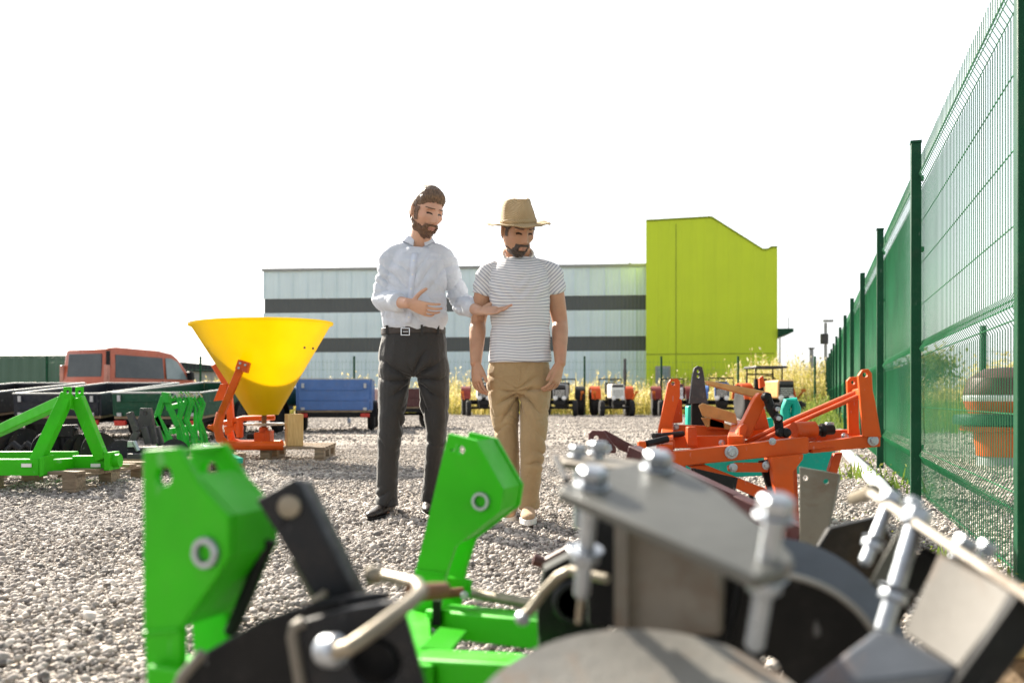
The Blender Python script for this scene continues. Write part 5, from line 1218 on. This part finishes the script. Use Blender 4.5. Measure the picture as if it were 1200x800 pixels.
b = MB(); b.prism([on_plane(x, y, p2, u) + u * .10 for x, y in t2px], u * .014); b.build('hitch_tower', M['green'], gi, bevel=.0022)
b = MB(); web = [on_plane(x, y, p2, u) for x, y in [(556, 516), (588, 573), (584, 598), (530, 639), (526, 634), (579, 594), (582, 575), (550, 518)]]
b.prism([w_ + u * .0142 for w_ in web], u * .0856); b.build('web_plate', M['green'], gi)
wc2 = on_plane(564, 587, p2, u); b = MB(); b.lathe([(.0115, 0), (.0185, 0), (.0185, .007), (.0175, .009), (.0125, .009), (.0115, .007), (.0115, 0)], wc2 + u * .001, -u, 32, ring=True); b.build('bushing', M['zinc'], tC)
# seam line where the tower is welded onto its post
for (x0, y0, x1, y1), p0 in (((170, 741, 211, 737), p1), ((487, 668, 521, 672), p2)):
    b = MB(); b.tube([on_plane(x0, y0, p0, u) - u * .002, on_plane(x1, y1, p0, u) - u * .002], .003, 8); b.build('weld_bead', M['green'], gi)
# beams
v_ = Vector((u.y, -u.x, 0))
def bm(px0, Y0, px1, Y1, w_, h, nm='beam', m='green'):
    b = MB(); b.bar(P(*px0, Y0), P(*px1, Y1), w_, h); return b.build(nm, M[m], gi, bevel=.004)
bm((515, 726), 1.80, (668, 742), 1.56, .07, .052); bm((478, 786), 1.52, (690, 800), 1.30, .07, .06)
bm((486, 800), 1.42, (486, 728), 1.85, .06, .05); bm((668, 742), 1.56, (690, 790), 1.30, .06, .05)
bm((190, 800), 1.13, (400, 832), 1.05, .06, .06)
b = MB(); b.prism([P(492, 762, 1.53), P(516, 738, 1.60), P(547, 742, 1.60), P(528, 766, 1.53)], (0, 0, .006)); b.build('gusset_plate', M['green'], gi, bevel=.001)
b = MB(); b.cyl(P(480, 700, 1.66), P(542, 693, 1.72), .009, 12); b.build('pin', M['rodrust'], gi)
b = MB(); b.prism([P(524, 676, 1.74), P(551, 680, 1.74), P(549, 700, 1.74), P(535, 706, 1.74), P(525, 700, 1.74)], u * .012, [circ(P(537, 694, 1.74), u, .008)]); b.build('pin_lug', M['green'], gi, bevel=.002)
b = MB(); b.cyl(P(547, 694, 1.78), P(640, 710, 1.66), .010, 12); b.build('tie_rod', M['bronze'], gi)
b = MB()
for x, y, Y in ((545, 697, 1.70), (512, 716, 1.74), (507, 740, 1.70)): b.hexhead(P(x, y, Y), -u, .008, .007)
b.build('bolt', M['zinc'], gi)
b = MB(); b.box(P(512, 716, 1.745), (.015, .03, .045)); b.build('slot', M['black'], gi)

# ================================================================ black top link bracket with cranked handle
bk = thing('link_bracket', 'black steel bracket with bolted arm and cranked pin handle in the near foreground', 'bracket', (-.2, 1, 0))
Yb = 1.0
def bP(x, y, d=0): return P(x, y, Yb + d)
b = MB(); b.prism([bP(299, 586, .07), bP(342, 561, .07), bP(350, 566, .07), bP(417, 701, .07), bP(375, 712, .07), bP(322, 622, .07)], (.006, .02, 0), [circ(bP(340, 593, .07), (0, 1, 0), .008)]); arm = b.build('arm', M['blackmetal'], bk, bevel=.003)
b = MB(); b.prism([bP(346, 566, .11), bP(352, 568, .11), bP(419, 703, .11), bP(404, 703, .11)], (.004, .05, 0)); b.build('arm_flange', M['blackmetal'], arm, bevel=.002)
b = MB(); b.lathe([(.0135, 0), (.0135, .006), (.012, .008), (.004, .009)], bP(340, 593, .072), (0, -1, 0), 24); b.build('bolt', M['bronze'], arm)
b = MB(); b.tube([bP(316, 632, .16), bP(292, 690, .16), bP(270, 742, .16)], .009, 10); b.build('strut', M['black'], bk)
b = MB(); b.prism([bP(338, 655, .14), bP(347, 655, .14), bP(383, 712, .14), bP(371, 716, .14)], (0, .03, 0)); b.build('strut', M['steel_tan'], bk, bevel=.002)
b = MB(); b.prism([bP(203, 830, .02), bP(214, 795, .02), bP(240, 765, .02), bP(300, 730, .02), bP(375, 703, .02), bP(452, 694, .02), bP(500, 830, .02)], (0, .016, 0)); b.build('side_plate', M['black'], bk, bevel=.004)
b = MB(); b.tube([bP(200, 830, -.01), bP(213, 793, -.01), bP(238, 764, -.01)], .006, 8); b.build('plate_edge', M['steel_tan'], bk)
cy = circ(bP(440, 776, -.05), (0, 1, 0), .0265, 28)
b = MB(); b.prism([bP(338, 738, -.05), bP(348, 730, -.05), bP(400, 715, -.05), bP(468, 703, -.05), bP(480, 738, -.05), bP(505, 830, -.05), bP(352, 830, -.05)], (0, .014, 0), [cy]); fp = b.build('front_plate', M['blackmetal'], bk, bevel=.003)
b = MB(); b.tube([bP(357, 830, -.055), bP(343, 745, -.055), bP(345, 734, -.055), bP(356, 728, -.055)], .0062, 10); b.build('plate_edge', M['steel_tan'], fp)
b = MB(); b.lathe([(.022, 0), (.022, .004), (.001, .005)], bP(440, 776, .0), (0, -1, 0), 28); b.build('bore', M['black'], fp)
b = MB(); b.prism([bP(362, 704, .03), bP(376, 694, .03), bP(380, 702, .03), bP(366, 712, .03)], (0, .03, 0)); b.build('lug', M['bronze'], bk, bevel=.003)
b = MB(); b.lathe([(.014, -.012), (.0165, -.006), (.0165, .008), (.012, .014), (.005, .015)], bP(388, 762, -.09), Vector((.8, -.55, .1)), 24); b.build('bushing', M['zinc'], bk)
b = MB(); b.tube([bP(392, 764, -.10), bP(410, 758, -.12), bP(440, 737, -.10), bP(482, 705, -.04), bP(494, 693, .0), bP(489, 684, .03), bP(474, 680, .06), bP(452, 675, .10)], .0078, 14); hd_ = b.build('cranked_handle', M['bronze'], bk)
b = MB(); b.lathe([(.0, -.012), (.010, -.008), (.0125, 0), (.010, .009), (.0, .012)], bP(437, 674, .12), (1, .3, 0), 18); b.build('grip_knob', M['bronze'], hd_)
b = MB(); b.cyl(bP(484, 693, .02), bP(520, 690, .25), .010, 12); b.build('pin', M['rodrust'], bk)
b = MB(); b.cyl(bP(484, 791, .03), bP(488, 790, .02), .012, 14); b.build('spacer', M['green'], bk)

# ================================================================ disc gang with bolted clamp plate, centre right
dg_ = thing('disc_gang', 'bare steel disc gang with a tilted clamp plate and long zinc bolts in the foreground', 'disc gang', (.15, .9, 0))
A_, B_, D_ = P(655, 574, .95), P(752, 540, 1.06), P(884, 677, .78)
e1 = (D_ - A_); e2 = (B_ - A_); nrm = e1.cross(e2).normalized()
if nrm.z < 0: nrm = -nrm
pq = lambda x, y: on_plane(x, y, A_, nrm)
outl = [pq(*k) for k in ((655, 574), (658, 569), (704, 551), (752, 540), (775, 541), (806, 552), (845, 576), (866, 594), (900, 622), (928, 648), (931, 656), (924, 664), (893, 675), (882, 675), (780, 628))]
hl = [(693, 566), (767, 541), (905, 650)]
b = MB(); b.prism(outl, -nrm * .012); cp = b.build('clamp_plate', M['steel'], dg_, bevel=.0025, seg=3)
bolt(cp, pq(694, 569), nrm, .0165, .125, (.088,)); bolt(cp, pq(770, 549), nrm, .0165, .09)
# the third bolt stands proud of the plate
bt3 = pq(900, 655) + nrm * .040; bolt(cp, bt3, nrm, .0165, .125, (.072,), M['zinc'])
b = MB(); b.cyl(pq(694, 569) - nrm * .12, pq(694, 569) - nrm * .16, .0035, 8); b.build('rod_end', M['bronze'], dg_)
b = MB(); b.prism([P(722, 600, 1.03), P(842, 656, .97), P(842, 745, .97), P(722, 745, 1.03)], (.03, .05, 0)); b.build('clamp_box', M['steel_tan'], dg_, bevel=.003)
b = MB(); b.prism([P(722, 598, 1.02), P(738, 604, 1.01), P(738, 745, 1.01), P(722, 745, 1.02)], (-.003, -.006, 0)); b.build('clamp_cheek', M['steel_tan'], dg_, bevel=.002)
b = MB(); b.prism([P(808, 640, 1.03), P(868, 672, .98), P(850, 760, .98), P(800, 760, 1.03)], (.02, .05, 0)); b.build('shank', M['black'], dg_, bevel=.003)
# disc blades
ax1 = Vector((.02, -.50, .86)).normalized(); cA = P(752, 800, .80) + Vector((0, .06, -.075))
b = MB(); b.dish(P(757, 866, .79), (-.03, -.36, .93), .160, .012, .005, .02); b.build('disc_blade', M['steel_sun_tone'], dg_)
cB = P(903, 806, 1.02); aB = Vector((-.10, -.95, -.06)).normalized(); b = MB(); b.dish(cB, aB, .128, .045, .005, .02); db_ = b.build('disc_blade', M['black'], dg_)  # black stands in for the shade on the hollow side
a_ = aB.orthogonal().normalized(); b_ = aB.cross(a_); b = MB(); b.tube([cB + (a_ * math.cos(k * math.pi / 32) + b_ * math.sin(k * math.pi / 32)) * .128 for k in range(65)], .0036, 8); b.build('blade_edge', M['steel_sun_tone'], db_)  # pale ring painted in for light along the rim
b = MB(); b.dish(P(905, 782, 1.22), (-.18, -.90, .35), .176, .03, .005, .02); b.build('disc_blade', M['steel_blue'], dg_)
b = MB(); b.cyl(P(880, 790, 1.3), P(757, 845, .86), .022, 16); b.build('axle_shaft', M['black'], dg_)
# smaller clamp behind
e_ = Vector((0.35, 0, .94)).normalized()
b = MB(); b.prism([P(657, 533, 1.35), P(712, 534, 1.45), P(790, 545, 1.35), P(735, 549, 1.22), P(660, 540, 1.30)], (0, 0, -.010)); cp2 = b.build('clamp_plate', M['steel_tan'], dg_, bevel=.002)
bolt(cp2, P(677, 534.5, 1.34), (0, 0, 1), .0125, .10); bolt(cp2, P(701, 531.5, 1.37), (0, 0, 1), .0150, .09)
b = MB(); b.tube([P(651, 536, 1.3), P(664, 563, 1.2)], .0045, 8); b.build('split_pin', M['black'], dg_)
b = MB(); b.prism([P(686, 602, 1.25), P(730, 600, 1.25), P(742, 735, 1.25), P(690, 735, 1.25)], (0, .03, 0)); b.build('rear_shank', M['black'], dg_, bevel=.004)
# black pivot housing and lever between the green beam and the gang
ph = thing('pivot_housing', 'black pivot housing with a round bore and bent lever between green beam and steel discs', 'bracket', (.15, 1.4, 0))
c_ = P(672, 704, 1.38)
b = MB(); b.prism([P(638, 668, 1.38), P(668, 652, 1.38), P(700, 660, 1.38), P(715, 700, 1.38), P(712, 770, 1.38), P(632, 770, 1.38), P(630, 720, 1.38)], (0, .05, 0), [circ(c_, (0, 1, 0), .024, 26)]); b.build('housing', M['black'], ph, bevel=.005)
b = MB(); b.lathe([(.024, 0), (.033, 0), (.033, .012), (.030, .016), (.024, .016), (.024, 0)], c_, (0, -1, 0), 28); b.build('collar', M['blackmetal'], ph)
b = MB(); b.lathe([(.026, 0), (.001, .001)], c_ + Vector((0, .045, 0)), (0, -1, 0), 28); b.build('bore', M['black'], ph)
b = MB(); b.tube([P(612, 723, 1.22), P(622, 714, 1.22), P(638, 692, 1.22), P(655, 675, 1.2), P(668, 668, 1.2), P(712, 678, 1.16)], .0068, 12); lv = b.build('lever', M['bronze'], ph)
b = MB(); b.lathe([(.0, -.01), (.008, -.008), (.0105, 0), (.008, .008), (0, .01)], P(612, 724, 1.22), (.3, -1, 0), 16); b.build('lever_end', M['zinc'], lv)
b = MB(); b.tube([P(625, 655, 2.0), P(640, 660, 2.0), P(668, 645, 2.0)], .014, 8); b.build('rusty_link', M['maroon'], ph)
b = MB(); b.tube([P(707, 662, 1.3), P(722, 672, 1.28), P(728, 700, 1.28)], .007, 10); b.build('hose', M['bronze'], ph)

# ================================================================ right hand clamp assembly
rc = thing('disc_clamp', 'tan steel clamp plate seen edge on with four zinc bolts at the lower right corner', 'clamp', (.45, 1, 0))
Yr = .98
def rP(x, y, d=0): return P(x, y, Yr + d)
E0, E1 = rP(1019, 571, .22), rP(1215, 697, -.16)
dE = (E1 - E0).normalized(); vray = (rP(1120, 640) - Vector((0, 0, CH))).normalized()
side_ = Vector((.47, 1.0, -.135)); side_ = (side_ - dE * side_.dot(dE)).normalized(); rn = dE.cross(side_).normalized()
if rn.z < 0: rn = -rn
b = MB(); q0 = [E0, E0.lerp(E1, .3), E1, E1 + side_ * .10, E0.lerp(E1, .3) + side_ * .10, E0 + side_ * .05]
b.prism(q0, -rn * .011); rp = b.build('clamp_plate', M['steel_tan'], rc, bevel=.0025)
def onplate(x, y): return on_plane(x, y, E0, side_.cross(dE).normalized())
shank_dir = (rP(1071, 610, .10) - rP(1032, 738, .06)).normalized()
bolt(rp, rP(1042, 590, .17), (rP(1042, 590, .17) - rP(1012, 663, .15)), .0125, .080, (.062,), M['zinc'], .62)
bolt(rp, rP(1072, 615, .10), (rP(1072, 610, .10) - rP(1032, 742, .07)), .0165, .130, (.095,), M['zinc'], .62)
bolt(rp, rP(1126, 644, .02), rn, .0125, .03); bolt(rp, rP(1152, 648, .06), rn, .011, .03)
b = MB(); b.lathe([(.0, 0), (.0105, .001), (.012, .008), (.008, .013), (0, .014)], rP(1068, 594, .14), rn, 8); b.build('bolt', M['zinc'], rp)
b = MB(); b.prism([rP(1101, 650, .02), rP(1193, 692, -.12), rP(1122, 786, -.12), rP(1059, 743, .02)], (.015, .03, .0)); b.build('side_plate', M['steel_brown'], rc, bevel=.004)
b = MB(); b.prism([rP(1196, 692, -.135), rP(1222, 690, -.135), rP(1222, 735, -.135), rP(1150, 830, -.135), rP(1100, 830, -.135)], (.01, .03, 0)); b.build('rear_plate', M['black'], rc, bevel=.003)
b = MB(); b.prism([rP(1055, 616, .2), rP(1078, 628, .2), rP(1048, 700, .2), rP(1018, 684, .2)], (.01, .02, 0)); b.build('inner_plate', M['steel'], rc, bevel=.003)
b = MB(); b.prism([rP(1080, 640, .09), rP(1102, 652, .09), rP(1052, 735, .09), rP(1028, 722, .09)], (.01, .015, 0)); b.build('inner_shank', M['black'], rc, bevel=.003)
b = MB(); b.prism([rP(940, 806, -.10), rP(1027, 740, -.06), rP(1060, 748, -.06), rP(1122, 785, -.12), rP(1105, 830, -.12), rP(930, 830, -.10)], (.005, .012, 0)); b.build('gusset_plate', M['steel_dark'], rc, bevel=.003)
b = MB(); b.prism([P(972, 619, 1.75), P(1030, 605, 1.75), P(1052, 640, 1.75), P(1034, 740, 1.75), P(966, 700, 1.75), P(960, 640, 1.75)], (0, .02, 0)); b.build('disc_shield', M['black'], rc, bevel=.004)
b = MB(); b.cyl(P(1000, 584, 1.5), P(1024, 575, 1.3), .010, 10); b.build('pin', M['bronze'], rc)
tw = MB(); tw.box((0, 0, 0), (.34, .10, .09)); o = tw.build('timber_block', M['timber'], None, bevel=.005); place(o, P(1178, 780, 1.5) + Vector((.05, .0, 0)), R(24))
o.location.z = .30; tag(o, 'pale timber block under the steel clamp at the lower right', 'timber block')
# stacked base for the timber so that it rests on something
pb = MB()
for z_ in (.03, .09, .15, .21): pb.box((0, 0, z_ + .005), (.32 if z_ in (.03, .15) else .12, .12 if z_ in (.03, .15) else .34, .056))
o3 = pb.build('timber_stack', M['wood'], None, bevel=.004); place(o3, (o.location.x, o.location.y, 0), R(24)); tag(o3, 'short crossed timbers stacked under the pale timber block', 'timber stack')

# ================================================================ grey tine shoe
Yt = 2.55
ts_ = thing('tine_plate', 'upright grey steel tine plate with two bolt holes, in front of the orange implement', 'tine plate', G(960, Yt))
def tP(x, y, d=0): return P(x, y, Yt + d)
out_ = [tP(937, 547), tP(983, 555), tP(981, 568), tP(966, 640), tP(955, 790), tP(930, 790), tP(937, 628)]
b = MB(); b.prism(out_, (.004, .014, 0), [circ(tP(944, 560), (0, 1, 0), .0075), circ(tP(968, 564), (0, 1, 0), .0075)]); b.build('plate', M['steel_tan'], ts_, bevel=.002)
b = MB(); b.prism([tP(983, 555, .0), tP(986, 556, .02), tP(968, 640, .02), tP(966, 640)], (.002, .03, 0)); b.build('flange', M['steel'], ts_, bevel=.001)
b = MB(); b.box(tP(950, 790, .05), (.18, .18, .03)); b.box((tP(950, 790).x, Yt + .05, .02), (.25, .25, .04)); b.bar((tP(950, 790).x, Yt + .06, .04), tP(950, 790, .06), .05, .05, (0, 1, 0)); b.build('foot', M['black'], ts_)

# ================================================================ orange cultivator frame, right
YO = 3.5
oc = thing('cultivator', 'large orange implement frame with upright hitch brackets, beside the tall green fence', 'cultivator frame', G(900, YO))
def q_(x, y, d=0): return P(x, y, YO + d)
def opr(nm, pts, d, th, m='orange', bev=.004, holes=(), dx=0):
    b = MB(); b.prism([q_(x, y, d) for x, y in pts], (dx, th, 0), [circ(q_(x, y, d), (0, 1, 0), r) for x, y, r in holes]); return b.build(nm, M[m], oc, bevel=bev)
def obar(nm, p, dp, q, dq, w_, h, m='orange', up=(0, 0, 1)):
    b = MB(); b.bar(q_(*p, dp), q_(*q, dq), w_, h, up); return b.build(nm, M[m], oc, bevel=.004)
def obolt(x, y, d, r, m='zinc'):
    b = MB(); b.lathe([(r * 1.5, 0), (r * 1.5, .004), (r * 1.25, .005)], q_(x, y, d), (0, -1, 0), 20); b.hexhead(q_(x, y, d) + Vector((0, -.004, 0)), (0, -1, 0), r, r * .9); b.build('bolt', M[m], oc)
opr('main_beam', [(776, 531), (948, 512), (948, 531), (776, 548)], 0, .07)
opr('main_beam', [(951, 519), (1032, 508), (1032, 523), (951, 531)], .03, .06)
opr('beam_gusset', [(947, 517), (980, 523), (947, 527)], .004, .026, 'orange2', .001)
opr('leg', [(903, 536), (942, 532), (941, 538), (930, 553), (933, 617), (918, 613), (911, 588)], -.04, .05)
opr('diagonal_brace', [(806, 546), (826, 544), (912, 578), (912, 592), (902, 590)], .03, .04)
opr('link_plate', [(853, 546), (862, 542), (900, 542), (903, 547), (900, 553), (862, 553), (854, 552)], .0, .02, 'orange2', .003)
obolt(857, 529.5, -.002, .017); obolt(859, 547.5, -.004, .011); obolt(898, 545, -.004, .011); obolt(1023, 516, .026, .014)
opr('tine_shank', [(890, 540), (903, 538), (909, 578), (901, 574)], .09, .03, 'black', .003)
opr('tine_shank', [(878, 568), (886, 568), (888, 600), (882, 605)], .16, .03, 'black', .003)
opr('skid_leg', [(978, 531), (988, 530), (981, 556), (971, 552)], .12, .03, 'orange2')
# right uprights
opr('upright', [(1006, 440), (1011, 433), (1018, 432), (1022, 437), (1023, 457), (1026, 470), (1033, 512), (1012, 512)], .02, .018, 'orange', .003, [(1014, 439, .010)])
opr('upright', [(993, 446), (997, 442), (1004, 441), (1006, 446), (1007, 508), (995, 508)], .14, .018, 'orange', .003, [(1000, 448, .008)])
obar('cross_strap', (1010, 459), .03, (1000, 461), .14, .018, .03)
b = MB(); b.tube([q_(1008, 458, .08), q_(924, 494, .25), q_(872, 520, .38)], .011, 8); b.build('brace_rod', M['orange2'], oc)
b = MB(); b.tube([q_(1008, 463, .06), q_(924, 500, .23), q_(876, 524, .36)], .009, 8); b.build('brace_rod', M['orange2'], oc)
# left uprights and the arm in the middle
opr('upright', [(783, 449), (786, 444), (794, 443), (797, 447), (797, 465), (792, 480), (786, 506), (771, 507)], .42, .02, 'orange', .003, [(789, 449, .009)])
opr('upright', [(793, 465), (799, 468), (800, 495), (787, 496)], .48, .02, 'orange2', .003)
opr('mid_arm', [(885, 466), (890, 460), (898, 461), (901, 466), (879, 513), (862, 512)], .10, .05)
opr('mid_arm_foot', [(867, 500), (872, 496), (877, 499), (873, 513), (866, 512)], .08, .02, 'orange2', .002)
opr('tie_beam', [(828, 446), (832, 446), (896, 458), (893, 468), (831, 451)], .22, .05, 'tan', .004)
opr('board', [(819, 475), (824, 472), (862, 484), (865, 497), (845, 492), (824, 488)], .40, .02, 'tan', .004)
opr('board', [(822, 489), (830, 489), (866, 501), (866, 505), (828, 500)], .46, .02, 'tan', .004)
obar('rear_beam', (772, 503), .55, (915, 509), .50, .06, .05); obar('rear_beam', (770, 518), .35, (868, 517), .25, .06, .05)
obar('cross_beam', (781, 528), .05, (783, 498), .60, .05, .05); obar('cross_beam', (862, 520), .05, (866, 500), .55, .06, .06)
obar('cross_beam', (938, 522), .05, (925, 506), .55, .06, .06)
obar('rear_beam', (915, 513), .30, (1008, 508), .20, .05, .04, 'orange2')
opr('bracket', [(806, 500), (816, 500), (818, 523), (806, 523)], .20, .05, 'orange2'); opr('bracket', [(831, 490), (849, 490), (850, 503), (830, 503)], .46, .05, 'orange2')
opr('bracket', [(781, 515), (791, 515), (791, 527), (781, 527)], .10, .04, 'orange2'); opr('bracket', [(748, 517), (757, 517), (758, 528), (749, 528)], .0, .04)
opr('bracket', [(884, 480), (896, 478), (902, 502), (884, 504)], .36, .05, 'orange2'); opr('bracket', [(890, 443), (894, 440), (897, 452), (891, 455)], .62, .03, 'orange2', .002)
b = MB(); b.cyl(q_(758, 520, .02), q_(782, 514, .06), .014, 10); b.build('pin', M['black'], oc)
b = MB(); b.cyl(q_(766, 511, .2), q_(800, 508, .3), .012, 10); b.build('pin', M['black'], oc)
b = MB(); b.tube([q_(898, 462, .06), q_(903, 478, .05), q_(912, 492, .05), q_(914, 508, .05)], .018, 8); b.build('hydraulic_hose', M['black'], oc)
b = MB()
for x, y, r in ((898, 465, .02), (910, 478, .016), (912, 490, .018), (921, 507, .020), (914, 507, .018)): b.lathe([(.0, -r), (r * .8, -r * .7), (r, 0), (r * .8, r * .7), (0, r)], q_(x, y, .02), (.2, -1, .1), 14)
b.build('hose_fitting', M['black'], oc)
b = MB()
for x, y in ((911, 479), (912, 490)): b.hexhead(q_(x, y, -.01), (0, -1, 0), .010, .01)
b.build('bolt', M['zinc'], oc)
b = MB(); b.cyl(q_(930, 505, .10), q_(954, 504, .12), .036, 18); b.build('spring_sleeve', M['orange2'], oc)
b = MB(); b.cyl(q_(954, 504.5, .12), q_(976, 503, .14), .020, 14); b.cyl(q_(962, 504, .13), q_(966, 503.7, .13), .027, 14); b.build('spring_rod', M['black'], oc)
b = MB(); b.box(q_(972, 499, .16), (.03, .03, .03)); b.build('lock_nut', M['zinc'], oc, bevel=.004)
for x, y, d in ((792, 500, .54), (846, 519, .24), (990, 511, .19), (905, 517, -.002)): obolt(x, y, d - .03, .009)
# feet that carry the frame, mostly behind the steel discs
for x, d in ((795, .05), (790, .6), (925, .10), (905, .6)):
    p = q_(x, 525, d); b = MB(); b.bar((p.x, p.y + .02, p.z - .02), (p.x + .02, p.y + .02, .0), .05, .05, (0, 1, 0)); b.build('stand_leg', M['orange2'], oc)
# dark share plates under the frame
opr('share', [(812, 548), (865, 560), (860, 584), (846, 590), (826, 570)], -.1, .02, 'black', .002)
# ---- grey shovel tine standing behind the frame
sv_ = thing('shovel_tine', 'dark grey pointed shovel tine standing between the orange uprights', 'shovel tine', G(818, 4.2))
b = MB(); k = lambda x, y, d=0: P(x, y, 4.2 + d)
b.prism([k(808, 473), (k(812, 440)), k(814, 431), k(818, 428.5), k(823, 430), k(825, 440), k(829, 472)], (0, .03, 0), [circ(k(818.5, 435), (0, 1, 0), .008), circ(k(818.5, 441), (0, 1, 0), .008)]); b.build('blade', M['darkgrey'], sv_, bevel=.004)
b = MB(); b.bar(k(818, 470, .03), Vector((k(818, 470).x, 4.23, 0)), .06, .03, (0, 1, 0)); b.build('shank', M['black'], sv_)
# ---- maroon beam
mb_ = thing('plough_beam', 'dark maroon plough beam with a drilled end plate, lying below the orange frame', 'plough', G(780, 3.0))
k = lambda x, y, d=0: P(x, y, 3.0 + d)
b = MB(); b.prism([k(690, 507), k(694, 504), k(708, 505), k(722, 524), k(722, 531), k(690, 531)], (0, .02, 0), [circ(k(699, 513), (0, 1, 0), .008)]); b.build('end_plate', M['maroon'], mb_, bevel=.003)
b = MB(); b.prism([k(705, 505, .08), k(710, 504, .08), k(754, 528, .02), k(754, 538, .02), k(726, 527, .06)], (0, .03, 0)); b.build('beam_plate', M['maroon'], mb_, bevel=.003)
b = MB(); b.bar(k(740, 530, .02), k(862, 588, -.25), .05, .05); b.bar(k(850, 582, -.22), k(942, 628, -.42), .05, .05); b.build('beam', M['maroon'], mb_, bevel=.003)
b = MB(); b.hexhead(k(711, 525, -.0), (0, -1, 0), .018, .015); b.hexhead(k(692, 520, .0), (0, -1, 0), .014, .012); b.build('bolt', M['zinc'], mb_)
b = MB(); b.bar(k(700, 525, .03), Vector((k(700, 525).x, 3.03, 0)), .05, .03, (0, 1, 0)); b.bar(k(930, 622, -.4), Vector((k(930, 622, -.4).x, 2.6, 0)), .05, .03, (0, 1, 0)); b.build('stand_leg', M['maroon'], mb_)
# ---- teal implement behind
te = thing('teal_mower', 'teal green implement with an upright looped handle behind the orange frame', 'mower', G(880, 4.7))
k = lambda x, y, d=0: P(x, y, 4.7 + d)
b = MB(); b.prism([k(786, 538), k(980, 526), k(984, 553), k(800, 562)], (0, .5, 0)); b.build('deck', M['teal'], te, bevel=.02)
b = MB(); b.tube([k(923, 503, .1), k(920, 480, .1), k(923, 471, .1), k(930, 470, .1), k(933, 478, .1), k(930, 503, .1)], .026, 10); b.build('handle', M['teal'], te)
b = MB(); b.box(k(814, 487, .3), (.09, .09, .11)); b.build('gear_housing', M['teal'], te, bevel=.01)
for p0_, p1_ in ((k(814, 490, .3), k(820, 545, .3)), (k(926, 500, .15), k(930, 530, .2)), (k(898, 490, .2), k(905, 530, .2))):
    b = MB(); b.bar(p0_, p1_, .055, .05, (0, 1, 0)); b.build('post', M['teal'], te, bevel=.004)
for x in (800, 965):
    p = k(x, 556, .2); b = MB(); b.bar(p, Vector((p.x, p.y, 0)), .06, .06, (0, 1, 0)); b.build('stand_leg', M['teal'], te)

# ================================================================ stands under the foreground machines (down to the gravel)
def stand(parent, x, y, z, m='black', w_=.05):
    b = MB(); b.box((x, y, z / 2), (w_, w_, z)); b.box((x, y, .012), (w_ * 2.4, w_ * 2.4, .024)); b.build('stand_leg', M[m], parent, bevel=.003)
for x, y in ((-.17, 1.50), (-.145, 1.80), (.08, 1.36), (.09, 1.58), (-.42, 1.15)): stand(gi, x, y, .21)
for x, y, z in ((-.20, 1.02, .33), (-.12, .97, .33)): stand(bk, x, y, z)
stand(dg_, .30, 1.22, .34); stand(dg_, .13, .95, .30); stand(ph, .10, 1.40, .30)
stand(rc, .50, .95, .33); stand(rc, .62, 1.75, .28)
